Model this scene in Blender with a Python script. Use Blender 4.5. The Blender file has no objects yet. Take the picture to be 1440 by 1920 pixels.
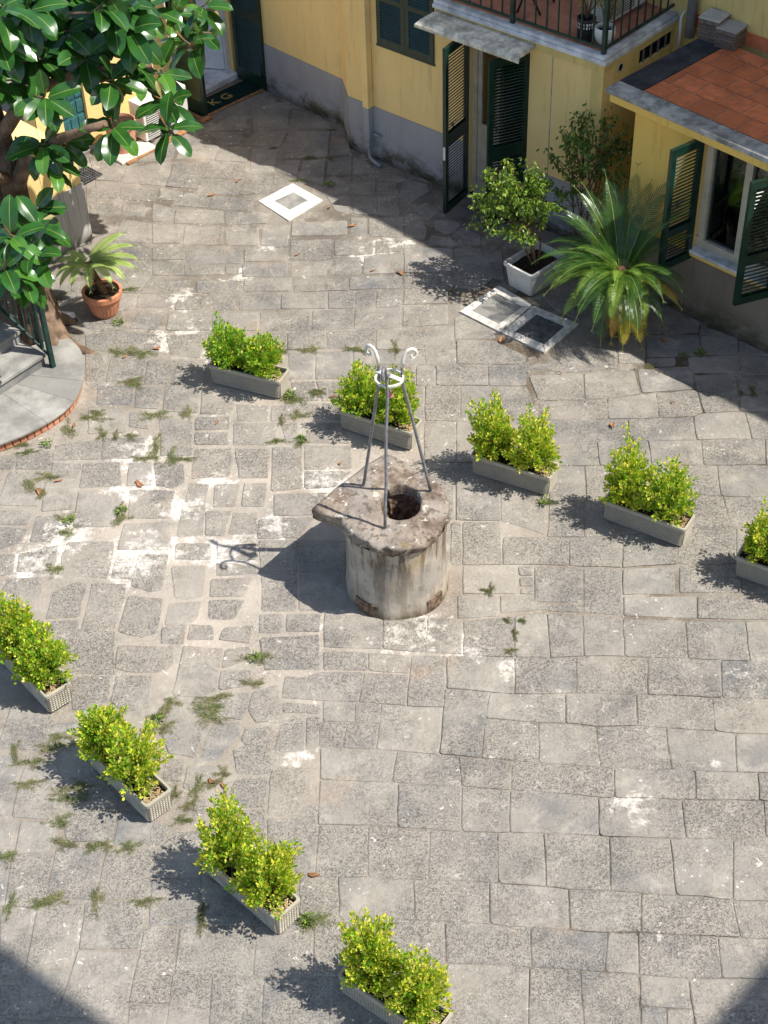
import bpy, bmesh, math, random
import numpy as np
from mathutils import Vector, Matrix, Euler, noise as mnoise
random.seed(7)
sc = bpy.context.scene
C = sc.collection
PI = math.pi

# ------------------------------------------------------------------ camera, world, sun, exposure
cam_data = bpy.data.cameras.new('camera'); cam = bpy.data.objects.new('camera', cam_data); C.objects.link(cam)
cam_data.sensor_fit = 'VERTICAL'; cam_data.sensor_height = 24.0; cam_data.lens = 2953.5 / 1920 * 24
cam_data.clip_end = 300; cam_data.clip_start = .1
R_ = Vector((0.99930684, -0.02512142, -0.02747292)); U_ = Vector((0.03722696, 0.67435008, 0.7374728)); F_ = Vector((0, 0.73798434, -0.67481784))
R_.normalize(); F_.normalize(); U_ = R_.cross(F_); R_ = F_.cross(U_)
cam.matrix_world = Matrix.Translation((0, 0, 9.728)) @ Matrix((R_, U_, -F_)).transposed().to_4x4()
sc.camera = cam
SUN_EL, SUN_AZ = 57.2, -15.0                       # azimuth from +x
sd = Vector((math.cos(math.radians(SUN_EL)) * math.cos(math.radians(SUN_AZ)), math.cos(math.radians(SUN_EL)) * math.sin(math.radians(SUN_AZ)), math.sin(math.radians(SUN_EL))))
w = bpy.data.worlds.new('World'); sc.world = w; w.use_nodes = True
wn = w.node_tree; wn.nodes.clear()
sky = wn.nodes.new('ShaderNodeTexSky'); sky.sky_type = 'NISHITA'; sky.sun_disc = False
sky.sun_elevation = math.radians(SUN_EL); sky.sun_rotation = math.radians(90 - SUN_AZ)
bg = wn.nodes.new('ShaderNodeBackground'); bg.inputs['Strength'].default_value = .125
wo = wn.nodes.new('ShaderNodeOutputWorld')
wn.links.new(sky.outputs[0], bg.inputs[0]); wn.links.new(bg.outputs[0], wo.inputs[0])
sl = bpy.data.lights.new('sun', 'SUN'); sl.energy = 4.5; sl.angle = math.radians(.53); sl.color = (1, .955, .88)
so = bpy.data.objects.new('sun', sl); C.objects.link(so); so.rotation_euler = sd.to_track_quat('Z', 'Y').to_euler(); so.location = sd * 30
sc.view_settings.view_transform = 'Standard'; sc.view_settings.look = 'None'; sc.view_settings.gamma = 1
sc.view_settings.exposure = 0.58; sc.view_settings.use_curve_mapping = False

# ------------------------------------------------------------------ helpers
class MB:
    def __init__(s): s.v = []; s.f = []; s.m = []
    def add(s, verts, faces, mi=0):
        o = len(s.v); s.v.extend([tuple(p) for p in verts]); s.f.extend([tuple(i + o for i in f) for f in faces]); s.m.extend([mi] * len(faces))
    def hexa(s, b, t, mi=0):          # 4 bottom pts, 4 top pts (ccw from above)
        s.add(list(b) + list(t), [(3, 2, 1, 0), (4, 5, 6, 7), (0, 1, 5, 4), (1, 2, 6, 5), (2, 3, 7, 6), (3, 0, 4, 7)], mi)
    def box(s, x0, x1, y0, y1, z0, z1, mi=0):
        s.hexa([(x0, y0, z0), (x1, y0, z0), (x1, y1, z0), (x0, y1, z0)], [(x0, y0, z1), (x1, y0, z1), (x1, y1, z1), (x0, y1, z1)], mi)
    def tube(s, pts, rad, n=8, mi=0, cap=True):
        pts = [Vector(p) for p in pts]; k = len(pts)
        if not hasattr(rad, '__len__'): rad = [rad] * k
        up = Vector((0, 0, 1)); prev = None; vs = []
        for i, p in enumerate(pts):
            d = (pts[min(i + 1, k - 1)] - pts[max(i - 1, 0)]).normalized()
            if prev is None:
                a = d.orthogonal().normalized() if abs(d.dot(up)) > .98 else d.cross(up).normalized()
            else:
                a = (prev - d * prev.dot(d)).normalized()
            prev = a; b = d.cross(a)
            for j in range(n):
                t = 2 * PI * j / n + PI / n; vs.append(p + (a * math.cos(t) + b * math.sin(t)) * rad[i])
        fs = []
        for i in range(k - 1):
            for j in range(n): fs.append((i * n + j, i * n + (j + 1) % n, (i + 1) * n + (j + 1) % n, (i + 1) * n + j))
        if cap: fs.append(tuple(range(n - 1, -1, -1))); fs.append(tuple((k - 1) * n + j for j in range(n)))
        s.add(vs, fs, mi)
    def lathe(s, prof, n=32, mi=0, c=(0, 0, 0), capb=True, capt=False):
        vs = []
        for r, z in prof:
            for j in range(n): t = 2 * PI * j / n; vs.append((c[0] + r * math.cos(t), c[1] + r * math.sin(t), c[2] + z))
        fs = []
        for i in range(len(prof) - 1):
            for j in range(n): fs.append((i * n + j, i * n + (j + 1) % n, (i + 1) * n + (j + 1) % n, (i + 1) * n + j))
        if capb: fs.append(tuple(range(n - 1, -1, -1)))
        if capt: fs.append(tuple((len(prof) - 1) * n + j for j in range(n)))
        s.add(vs, fs, mi)
    def prism(s, poly, z0, z1, mi=0):
        n = len(poly)
        s.add([(p[0], p[1], z0) for p in poly] + [(p[0], p[1], z1) for p in poly], [tuple(range(n - 1, -1, -1)), tuple(range(n, 2 * n))] + [(i, (i + 1) % n, n + (i + 1) % n, n + i) for i in range(n)], mi)
    def mesh(s, name, mats, smooth=False):
        me = bpy.data.meshes.new(name); me.from_pydata(s.v, [], s.f)
        for m in (mats if isinstance(mats, (list, tuple)) else [mats]): me.materials.append(m)
        if any(s.m): me.polygons.foreach_set('material_index', s.m)
        if smooth: me.polygons.foreach_set('use_smooth', [True] * len(me.polygons))
        me.update(); return me
    def build(s, name, mats, parent=None, smooth=False, bevel=0, loc=None):
        me = s.mesh(name, mats, smooth)
        if bevel:
            bm = bmesh.new(); bm.from_mesh(me)
            bmesh.ops.recalc_face_normals(bm, faces=bm.faces)
            ed = [e for e in bm.edges if e.is_manifold and e.calc_face_angle(0) > .6]
            bmesh.ops.bevel(bm, geom=ed, offset=bevel, segments=2 if bevel > .004 else 1, profile=.6, affect='EDGES', clamp_overlap=True)
            bm.to_mesh(me); bm.free()
        return link(name, me, parent, loc)
def link(name, me, parent=None, loc=None):
    o = bpy.data.objects.new(name, me); C.objects.link(o)
    if parent is not None: o.parent = parent
    if loc is not None: o.location = loc
    return o
def tag(o, label=None, cat=None, group=None, kind=None):
    if label: o['label'] = label
    if cat: o['category'] = cat
    if group: o['group'] = group
    if kind: o['kind'] = kind
    return o
def empty(name, loc=(0, 0, 0), rz=0, **k):
    o = bpy.data.objects.new(name, None); C.objects.link(o); o.location = loc; o.rotation_euler = (0, 0, rz); o.empty_display_size = .2
    tag(o, **k); return o
def copy_tree_fast(o, parent=None):
    c = o.copy(); C.objects.link(c); c.parent = parent
    for ch in list(o.children): copy_tree_fast(ch, c)
    return c

# ------------------------------------------------------------------ material DSL
class NT:
    def __init__(s, name):
        s.m = bpy.data.materials.new(name); s.m.use_nodes = True; s.t = s.m.node_tree; s.t.nodes.clear()
        s.out = s.t.nodes.new('ShaderNodeOutputMaterial')
    def n(s, typ, ins=None, **pr):
        nd = s.t.nodes.new(typ)
        for k, v in pr.items(): setattr(nd, k, v)
        for k, v in (ins or {}).items():
            if hasattr(v, 'is_linked') or isinstance(v, bpy.types.NodeSocket): s.t.links.new(v, nd.inputs[k])
            else:
                i = nd.inputs[k]
                if i.type == 'RGBA' and len(v) == 3: v = (*v, 1)
                i.default_value = v
        return nd
    def pos(s): return s.n('ShaderNodeNewGeometry').outputs['Position']
    def obj(s): return s.n('ShaderNodeTexCoord').outputs['Object']
    def rnd(s): return s.n('ShaderNodeObjectInfo').outputs['Random']
    def noise(s, vec, scale, detail=3, rough=.5, dist=0): return s.n('ShaderNodeTexNoise', {'Vector': vec, 'Scale': scale, 'Detail': detail, 'Roughness': rough, 'Distortion': dist}).outputs['Fac']
    def rng(s, v, a, b, c=0.0, d=1.0, smooth=True):
        return s.n('ShaderNodeMapRange', {'Value': v, 'From Min': a, 'From Max': b, 'To Min': c, 'To Max': d}, interpolation_type='SMOOTHSTEP' if smooth else 'LINEAR').outputs['Result']
    def mth(s, op, a, b=0.0, clamp=False): return s.n('ShaderNodeMath', {0: a, 1: b}, operation=op, use_clamp=clamp).outputs[0]
    def mix(s, f, a, b, mode='MIX'):
        nd = s.t.nodes.new('ShaderNodeMix'); nd.data_type = 'RGBA'; nd.blend_type = mode
        for idx, v in ((0, f), (6, a), (7, b)):
            if isinstance(v, bpy.types.NodeSocket): s.t.links.new(v, nd.inputs[idx])
            else: nd.inputs[idx].default_value = v if idx == 0 else (*v, 1) if len(v) == 3 else v
        return nd.outputs[2]
    def bump(s, h, strength=.3, dist=.01): return s.n('ShaderNodeBump', {'Height': h, 'Strength': strength, 'Distance': dist}).outputs['Normal']
    def bsdf(s, col, rough=.8, normal=None, spec=.3, metal=0.0, transl=None, coat=0.0):
        ins = {'Base Color': col, 'Roughness': rough, 'Specular IOR Level': spec, 'Metallic': metal}
        if normal is not None: ins['Normal'] = normal
        if coat: ins['Coat Weight'] = coat; ins['Coat Roughness'] = .15
        b = s.n('ShaderNodeBsdfPrincipled', ins).outputs[0]
        if transl is not None:
            tcol, f = transl
            tr = s.n('ShaderNodeBsdfTranslucent', {'Color': tcol}).outputs[0]
            b = s.n('ShaderNodeMixShader', {0: f, 1: b, 2: tr}).outputs[0]
        s.t.links.new(b, s.out.inputs[0]); return s.m
def scl(nt, vec, sx, sy, sz): return nt.n('ShaderNodeMapping', {'Vector': vec, 'Scale': (sx, sy, sz)}).outputs[0]
def simple(name, col, rough=.7, var=.25, nscale=6, spec=.3, bump=.15, bscale=40, metal=0, coat=0, objrnd=0.0):
    t = NT(name); p = t.pos()
    a = t.noise(p, nscale, 4, .6)
    dark = tuple(c * (1 - var) for c in col); light = tuple(min(1, c * (1 + var)) for c in col)
    c = t.mix(t.rng(a, .3, .7), dark, light)
    if objrnd:
        c = t.mix(t.rng(t.rnd(), 0, 1, 0, 1, False), c, tuple(x * (1 - objrnd) for x in col))
    nb = t.bump(t.noise(p, bscale, 3), bump, .01) if bump else None
    return t.bsdf(c, rough, nb, spec, metal, None, coat)

# white lime-mortar stains on the paving: places where they lie (x, y, radius, strength)
STONES=[(0.008,[0.278,5.366,0.828,5.343,0.891,5.907,0.605,5.939,0.317,5.959]),
(0.008,[1.946,5.298,2.487,5.277,2.587,5.748,2.213,5.768,1.976,5.774]),
(0.008,[-0.954,5.415,-0.507,5.397,-0.489,5.884,-0.637,5.895,-0.956,5.912]),
(0.003,[-2.361,5.669,-1.883,5.622,-1.858,6.144,-2.271,6.17]),
(0.008,[-0.507,5.397,-0.079,5.38,-0.046,5.857,-0.231,5.866,-0.489,5.884]),
(0.008,[1.204,5.328,1.582,5.313,1.631,5.822,1.414,5.851,1.239,5.871]),
(0.008,[0.828,5.343,1.204,5.328,1.239,5.871,0.891,5.907]),
(0.008,[-0.611,5.893,-0.231,5.866,-0.157,5.862,-0.146,6.34,-0.241,6.348,-0.413,6.356,-0.615,6.367]),
(0.008,[-0.157,5.862,0.303,5.839,0.317,6.302,0.108,6.32,-0.146,6.34]),
(0.008,[-1.581,5.963,-1.305,5.935,-1.03,5.916,-1.022,6.32,-1.433,6.329,-1.567,6.341]),
(0.008,[1.701,6.152,2.021,6.112,2.232,6.094,2.39,6.078,2.388,6.385,2.185,6.425,1.969,6.444,1.748,6.474]),
(0.008,[0.85,7.044,0.902,7.04,1.297,7.008,1.512,6.98,1.549,7.34,1.362,7.375,0.887,7.437]),
(0.008,[0.313,5.959,0.605,5.939,0.906,5.905,0.929,6.227,0.674,6.261,0.324,6.301]),
(0.008,[1.072,6.559,1.235,6.53,1.532,6.504,1.582,6.971,1.297,7.008,1.099,7.024]),
(0.008,[-0.585,7.18,-0.208,7.159,0.016,7.126,0.029,7.548,-0.028,7.556,-0.283,7.578,-0.571,7.606]),
(0.008,[1.996,6.441,2.185,6.425,2.392,6.385,2.495,6.912,2.154,6.926,2.029,6.936]),
(0.008,[1.532,6.504,1.996,6.441,2.029,6.936,1.582,6.971]),
(0.008,[-1.309,5.43,-0.954,5.415,-0.956,5.912,-1.004,5.915,-1.316,5.937]),
(0.008,[1.638,5.821,1.965,5.774,2.202,5.768,2.232,6.094,2.021,6.112,1.678,6.152]),
(0.008,[0.219,6.653,0.393,6.64,0.674,6.609,0.728,6.602,0.759,7.05,0.668,7.056,0.489,7.069,0.255,7.097]),
(0.008,[1.512,6.98,1.574,6.971,2.146,6.927,2.174,7.287,1.986,7.306,1.62,7.327,1.549,7.34]),
(0.008,[-0.079,5.38,0.278,5.366,0.303,5.839,-0.046,5.857]),
(0.008,[0.641,6.265,0.962,6.222,1.205,6.196,1.231,6.53,1.065,6.56,0.666,6.61]),
(0.008,[-1.03,5.916,-0.619,5.894,-0.619,6.364,-0.718,6.364,-1.022,6.32]),
(0.008,[2.146,6.927,2.471,6.912,2.737,6.918,2.789,7.25,2.174,7.287]),
(0.008,[-0.432,6.357,-0.241,6.348,0.108,6.32,0.114,6.661,-0.228,6.699,-0.434,6.711]),
(0.008,[-0.22,6.698,0.114,6.661,0.219,6.653,0.255,7.097,0.032,7.123,-0.204,7.158]),
(0.008,[0.108,6.32,0.317,6.302,0.641,6.265,0.666,6.61,0.393,6.64,0.114,6.661]),
(0.008,[0.891,7.437,1.362,7.375,1.62,7.327,1.673,7.324,1.707,7.611,1.589,7.625,1.251,7.672,0.923,7.716]),
(0.008,[0.906,5.905,1.239,5.871,1.406,5.852,1.469,6.161,1.409,6.164,1.187,6.199,0.929,6.227]),
(0.008,[1.597,7.624,1.865,7.591,2.143,7.578,2.167,7.991,1.944,8.024,1.619,8.029]),
(0.008,[-1.626,5.442,-1.309,5.43,-1.316,5.937,-1.589,5.964]),
(0.008,[1.205,6.196,1.409,6.164,1.701,6.152,1.748,6.474,1.54,6.503,1.231,6.53]),
(0.008,[2.392,6.385,2.716,6.362,2.833,6.92,2.495,6.912]),
(0.008,[-0.132,7.88,0.118,7.842,0.355,7.809,0.422,8.286,0.199,8.302,-0.079,8.344]),
(0.008,[0.016,7.126,0.493,7.068,0.519,7.488,0.25,7.517,0.029,7.548]),
(0.008,[1.055,10.461,1.445,10.249,1.537,11.202,1.113,11.249]),
(0.008,[0.363,7.808,0.685,7.756,0.802,8.426,0.441,8.482]),
(0.008,[2.295,10.23,2.733,10.275,3.109,10.261,3.11,10.685,2.928,10.71,2.546,10.68,2.351,10.68]),
(0.003,[-2.265,6.187,-1.838,6.177,-1.818,6.55,-2.267,6.565]),
(0.008,[2.075,8.34,2.237,8.327,2.574,8.282,2.663,8.276,2.728,8.678,2.448,8.716,2.13,8.739]),
(0.008,[2.143,7.578,2.441,7.539,2.64,7.525,2.7,7.906,2.551,7.94,2.332,7.967,2.167,7.991]),
(0.003,[-0.947,6.749,-0.606,6.725,-0.594,7.245,-0.965,7.252]),
(0.003,[-1.87,5.754,-1.601,5.739,-1.577,6.322,-1.818,6.332]),
(0.008,[1.503,8.38,1.905,8.354,2.075,8.34,2.13,8.739,1.765,8.78,1.549,8.78]),
(0.008,[-0.606,6.72,-0.22,6.698,-0.204,7.158,-0.581,7.18]),
(0.003,[-0.764,9.431,-0.122,9.424,-0.114,9.84,-0.77,9.875]),
(0.003,[-2.63,6.049,-2.31,6.116,-2.282,6.557,-2.608,6.566]),
(0.003,[-2.196,6.589,-1.801,6.585,-1.782,7.012,-2.155,7.01]),
(0.008,[0.651,10.495,1.055,10.461,1.113,11.249,0.703,11.288]),
(0.008,[1.944,8.024,2.332,7.967,2.546,7.941,2.586,8.281,2.237,8.327,1.982,8.348]),
(0.003,[-2.902,7.747,-2.915,7.36,-2.597,7.321,-2.545,7.418,-2.558,7.653,-2.656,7.898,-2.861,7.929]),
(0.008,[0.728,6.602,1.072,6.559,1.099,7.024,0.902,7.04,0.759,7.05]),
(0.008,[-1.792,6.338,-1.709,6.354,-1.414,6.329,-1.435,6.734,-1.803,6.75]),
(0.008,[1.128,7.688,1.251,7.672,1.597,7.624,1.619,8.029,1.382,8.073,1.167,8.089]),
(0.003,[-2.557,6.618,-2.212,6.594,-2.185,7.03,-2.541,7.07]),
(0.008,[1.944,8.76,2.157,8.736,2.461,8.714,2.511,9.142,1.99,9.195]),
(0.008,[-0.571,7.606,-0.283,7.578,-0.016,7.554,0.035,7.854,-0.132,7.88,-0.396,7.909,-0.573,7.922]),
(0.008,[1.673,7.324,1.986,7.306,2.133,7.289,2.282,7.281,2.32,7.555,2.139,7.579,1.865,7.591,1.707,7.611]),
(0.008,[0.458,8.48,0.806,8.425,1.003,8.398,1.038,8.798,0.672,8.829,0.478,8.841]),
(0.008,[2.461,8.714,2.719,8.678,2.965,8.657,3.009,9.105,2.71,9.121,2.511,9.142]),
(0.008,[2.202,5.768,2.587,5.748,2.65,6.051,2.232,6.094]),
(0.003,[-0.96,7.63,-0.966,7.282,-0.61,7.255,-0.582,7.289,-0.584,7.706,-0.938,7.733]),
(0.008,[1.862,10.687,1.984,10.682,2.473,10.68,2.529,11.153,2.021,11.174,1.901,11.181]),
(0.008,[2.546,7.941,2.696,7.906,3.035,7.879,3.111,8.244,2.586,8.281]),
(0.008,[1.382,8.073,1.623,8.028,1.944,8.024,1.982,8.348,1.905,8.354,1.507,8.379,1.412,8.383]),
(0.008,[1.003,8.398,1.503,8.38,1.549,8.78,1.345,8.777,1.038,8.798]),
(0.008,[0.689,7.755,0.944,7.713,1.128,7.688,1.167,8.089,0.891,8.135,0.743,8.157]),
(0.008,[0.748,8.156,0.891,8.135,1.172,8.088,1.382,8.073,1.412,8.383,1.003,8.398,0.806,8.425]),
(0.008,[2.663,8.276,3.111,8.244,3.194,8.637,2.728,8.678]),
(0.008,[0.493,7.068,0.668,7.056,0.85,7.044,0.887,7.437,0.657,7.468,0.519,7.488]),
(0.008,[2.473,10.68,2.546,10.68,2.928,10.71,3.096,10.687,3.14,11.12,3.001,11.126,2.529,11.153]),
(0.003,[-2.851,6.563,-2.658,6.537,-2.565,6.591,-2.564,7.004,-2.869,7.022]),
(0.008,[-0.892,8.446,-0.554,8.401,-0.264,8.367,-0.212,8.69,-0.577,8.713,-0.73,8.662,-0.871,8.685]),
(0.008,[2.553,9.818,3.069,9.802,3.156,10.259,2.733,10.275,2.635,10.265]),
(0.003,[-2.635,5.653,-2.365,5.641,-2.316,6.019,-2.635,6.033]),
(0.003,[-2.831,5.511,-2.628,5.502,-2.635,5.954,-2.905,5.969]),
(0.008,[-0.016,7.554,0.25,7.517,0.519,7.488,0.512,7.784,0.355,7.809,0.118,7.842,0.035,7.854]),
(0.003,[-1.75,8.801,-1.782,8.518,-1.488,8.48,-1.421,8.529,-1.393,9.011,-1.723,9.058]),
(0.008,[-0.547,8.992,-0.052,8.942,-0.042,9.321,-0.124,9.329,-0.548,9.395]),
(0.003,[-1.819,8.26,-1.838,8.123,-1.767,7.92,-1.553,7.867,-1.523,8.054,-1.487,8.317,-1.565,8.461,-1.75,8.499]),
(0.008,[0.611,8.832,0.672,8.829,1.038,8.798,1.078,9.269,0.941,9.255,0.636,9.24]),
(0.008,[1.785,10.209,1.875,10.203,2.295,10.23,2.351,10.68,1.984,10.682,1.842,10.687]),
(0.003,[-2.554,7.653,-2.513,7.427,-2.117,7.419,-2.119,7.49,-2.396,7.865,-2.629,7.886]),
(0.008,[1.529,11.531,1.861,11.527,2.376,11.521,2.401,11.848,2.193,11.847,1.563,11.876]),
(0.008,[2.617,9.157,3.294,9.116,3.353,9.396,2.663,9.426]),
(0.008,[3.096,10.687,3.206,10.672,3.618,10.656,3.71,11.093,3.14,11.12]),
(0.008,[0.127,8.313,0.199,8.302,0.426,8.286,0.478,8.841,0.182,8.859]),
(0.008,[-1.403,6.328,-1.022,6.32,-1.027,6.468,-1.429,6.77]),
(0.008,[2.069,9.804,2.553,9.818,2.635,10.265,2.285,10.229,2.131,10.219]),
(0.003,[-1.032,8.759,-0.581,8.749,-0.592,9.129,-1.088,9.117]),
(0.008,[1.029,9.899,1.607,9.855,1.647,10.211,1.058,10.247]),
(0.008,[-0.071,11.973,0.428,11.934,0.453,12.492,0.368,12.497,-0.06,12.528]),
(0.003,[-2.653,8.805,-2.282,8.774,-2.327,9.26,-2.65,9.302]),
(0.003,[-2.795,5.981,-2.634,6.05,-2.651,6.519,-2.883,6.547]),
(0.008,[1.665,9.274,1.985,9.227,2.063,9.791,1.729,9.815]),
(0.008,[2.282,7.281,2.758,7.254,2.794,7.515,2.441,7.539,2.32,7.555]),
(0.008,[0.337,10.512,0.632,10.496,0.688,11.289,0.366,11.193]),
(0.008,[1.084,11.266,1.508,11.212,1.531,11.813,1.131,11.86]),
(0.003,[-3.136,8.044,-2.752,7.993,-2.737,8.332,-3.087,8.479]),
(0.003,[-2.904,10.198,-2.88,9.966,-2.464,9.911,-2.438,10.166,-2.445,10.374,-2.871,10.397]),
(0.008,[2.514,9.466,3.041,9.438,3.107,9.781,2.564,9.798]),
(0.008,[0.673,9.912,1.024,9.893,1.05,10.452,0.708,10.471]),
(0.003,[-1.178,6.853,-0.974,6.75,-0.992,7.337,-1.212,7.347]),
(0.008,[1.262,9.428,1.666,9.401,1.711,9.823,1.303,9.865]),
(0.003,[-1.732,12.917,-1.229,12.886,-1.248,13.458,-1.765,13.509]),
(0.008,[3.016,11.125,3.596,11.098,3.661,11.467,3.321,11.498,3.055,11.494]),
(0.008,[2.64,7.525,2.956,7.504,3.035,7.879,2.7,7.906]),
(0.008,[-0.718,6.373,-0.432,6.357,-0.434,6.711,-0.606,6.72,-0.715,6.721]),
(0.008,[0.698,11.293,1.074,11.267,1.122,11.878,0.739,11.905]),
(0.008,[3.109,10.261,3.529,10.231,3.618,10.656,3.206,10.672,3.11,10.685]),
(0.003,[-2.841,10.586,-2.437,10.586,-2.415,11.068,-2.846,11.085]),
(0.008,[1.611,8.78,1.765,8.78,1.944,8.76,1.99,9.195,1.653,9.255]),
(0.008,[2.39,6.078,2.65,6.051,2.716,6.362,2.388,6.385]),
(0.003,[-2.619,9.306,-2.33,9.285,-2.293,9.562,-2.286,9.822,-2.585,9.857]),
(0.003,[-2.506,7.273,-2.471,7.115,-2.139,7.086,-2.119,7.162,-2.114,7.394,-2.489,7.396]),
(0.008,[1.998,9.219,2.609,9.163,2.65,9.427,2.03,9.453]),
(0.008,[1.61,5.582,1.952,5.544,1.965,5.774,1.641,5.821]),
(0.008,[1.607,9.855,2.064,9.804,2.116,10.183,1.647,10.211]),
(0.008,[0.519,7.488,0.657,7.468,0.891,7.437,0.923,7.716,0.677,7.757,0.512,7.784]),
(0.003,[-2.357,5.472,-1.881,5.453,-1.881,5.602,-2.357,5.641]),
(0.008,[1.332,8.778,1.509,8.781,1.611,8.78,1.653,9.255,1.354,9.295]),
(0.008,[2.376,11.521,3.014,11.493,3.039,11.847,2.401,11.848]),
(0.008,[0.656,9.557,1.12,9.532,1.149,9.873,0.677,9.898]),
(0.008,[3.069,9.802,3.436,9.791,3.529,10.231,3.156,10.259]),
(0.008,[1.038,8.798,1.332,8.778,1.354,9.295,1.078,9.269]),
(0.008,[-0.052,8.942,0.298,8.883,0.33,9.287,-0.042,9.321]),
(0.003,[-0.771,9.901,-0.348,9.879,-0.359,10.275,-0.776,10.298]),
(0.003,[-3.036,13.307,-2.694,13.268,-2.183,13.181,-2.259,13.521,-2.677,13.614,-3.067,13.572]),
(0.008,[1.119,11.845,1.542,11.82,1.474,12.43,1.166,12.449]),
(0.003,[-1.867,5.452,-1.626,5.442,-1.6,5.722,-1.868,5.737]),
(0.003,[-2.281,8.845,-2.169,8.792,-1.885,8.778,-1.797,8.845,-1.813,9.062,-2.279,9.098]),
(0.003,[-2.989,14.363,-2.577,14.316,-2.465,14.638,-2.488,14.914,-3.052,14.951]),
(0.003,[1.879,12.624,2.068,12.63,2.407,12.663,2.438,12.976,2.09,13.043,1.565,12.714]),
(0.008,[-0.264,8.367,-0.079,8.344,0.118,8.314,0.152,8.642,-0.212,8.69]),
(0.003,[-2.3,9.259,-2.106,9.175,-1.966,9.223,-1.943,9.627,-2.248,9.676]),
(0.008,[3.014,11.493,3.321,11.498,3.536,11.478,3.548,11.879,3.447,11.897,3.139,11.89,3.039,11.847]),
(0.008,[2.028,9.472,2.481,9.461,2.522,9.8,2.071,9.784]),
(0.003,[-2.401,10.274,-1.914,10.241,-1.957,10.617,-2.377,10.618]),
(0.008,[2.026,12.183,2.251,12.169,2.577,12.24,2.577,12.608,2.064,12.597]),
(0.008,[0.391,11.314,0.698,11.293,0.739,11.905,0.428,11.927]),
(0.003,[0.851,14.194,1.113,14.136,1.304,14.379,1.181,14.936,0.896,14.955]),
(0.003,[0.799,12.833,1.491,12.79,1.502,12.916,1.203,13.201,0.823,13.224]),
(0.008,[2.529,11.153,3.016,11.125,3.055,11.494,2.548,11.514]),
(0.003,[-2.737,7.939,-2.419,7.887,-2.451,8.28,-2.733,8.265]),
(0.008,[1.406,5.852,1.638,5.821,1.678,6.152,1.469,6.161]),
(0.008,[0.298,8.883,0.607,8.85,0.633,9.259,0.33,9.287]),
(0.003,[-3.042,6.576,-2.855,6.568,-2.876,6.966,-3.108,6.976]),
(0.008,[1.559,11.885,2.211,11.863,2.246,12.172,1.908,12.164,1.561,12.177]),
(0.008,[1.453,10.233,1.785,10.209,1.842,10.687,1.52,10.7]),
(0.008,[-1.804,6.755,-1.435,6.738,-1.44,6.959,-1.774,7.011]),
(0.008,[1.52,10.7,1.862,10.687,1.901,11.181,1.572,11.2]),
(0.008,[1.558,12.194,1.909,12.173,2.013,12.167,2.048,12.596,1.849,12.591,1.505,12.594]),
(0.003,[-1.045,10.984,-0.752,11.012,-0.765,11.592,-1.048,11.624]),
(0.003,[-3.588,10.94,-3.21,10.897,-3.206,11.379,-3.553,11.399]),
(0.008,[1.522,11.203,2.046,11.173,2.06,11.525,1.861,11.527,1.555,11.531]),
(0.008,[2.046,11.173,2.529,11.153,2.548,11.514,2.371,11.522,2.06,11.525]),
(0.008,[0.776,11.906,1.117,11.886,1.161,12.449,0.81,12.47]),
(0.008,[0.434,11.933,0.776,11.906,0.81,12.47,0.458,12.492]),
(0.008,[2.965,8.657,3.194,8.637,3.289,9.091,3.009,9.105]),
(0.003,[-1.109,9.892,-0.789,9.862,-0.796,10.299,-1.132,10.317]),
(0.003,[-2.118,7.075,-1.765,7.05,-1.782,7.259,-2.092,7.378]),
(0.003,[-2.279,8.479,-2.163,8.366,-1.962,8.385,-1.961,8.735,-2.262,8.75]),
(0.003,[-1.084,9.435,-0.782,9.42,-0.788,9.842,-1.098,9.859]),
(0.003,[0.32,14.516,0.846,14.502,0.878,14.956,0.588,14.998,0.34,15.101]),
(0.003,[-3.051,7.372,-2.942,7.377,-2.928,7.552,-2.936,7.774,-2.969,7.945,-3.145,7.969]),
(0.003,[-2.349,10.689,-1.976,10.668,-1.939,11.041,-2.371,11.081]),
(0.003,[-1.863,10.742,-1.884,10.414,-1.647,10.415,-1.646,10.803,-1.629,11.114,-1.806,11.139]),
(0.003,[-2.826,8.944,-2.645,8.816,-2.653,9.409,-2.923,9.403]),
(0.003,[-2.12,11.559,-1.822,11.542,-1.858,12.086,-2.176,12.138]),
(0.008,[2.211,11.863,2.454,11.857,2.708,11.856,2.735,12.238,2.585,12.226,2.246,12.172]),
(0.003,[-1.809,11.193,-1.439,11.21,-1.443,11.623,-1.793,11.643]),
(0.003,[-2.583,8.409,-2.479,8.404,-2.399,8.468,-2.305,8.486,-2.316,8.758,-2.64,8.769]),
(0.003,[-2.237,9.799,-2.062,9.718,-1.961,9.739,-1.939,10.18,-2.208,10.209]),
(0.003,[2.733,12.831,3.265,12.825,3.324,13.17,2.789,13.203]),
(0.003,[-0.736,11.277,-0.292,11.268,-0.299,11.605,-0.74,11.63]),
(0.003,[-1.007,10.651,-0.562,10.626,-0.528,10.932,-1.014,10.937]),
(0.008,[0.565,12.485,1.092,12.453,1.117,12.792,0.582,12.821]),
(0.008,[2.708,11.856,3.04,11.855,3.147,11.906,3.137,12.269,2.735,12.238]),
(0.003,[-2.844,7.017,-2.599,7.025,-2.573,7.105,-2.568,7.285,-2.839,7.307]),
(0.008,[3.041,9.438,3.359,9.422,3.432,9.772,3.107,9.781]),
(0.003,[-1.223,7.694,-0.944,7.671,-0.979,8.022,-1.259,7.928]),
(0.003,[-1.053,17.103,-0.527,17.077,-0.494,17.703,-0.98,17.713]),
(0.003,[0.482,13.144,0.491,12.852,0.789,12.843,0.792,13.452,0.466,13.416]),
(0.003,[-2.936,9.436,-2.645,9.452,-2.634,9.84,-2.741,9.872,-2.909,9.756]),
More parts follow.
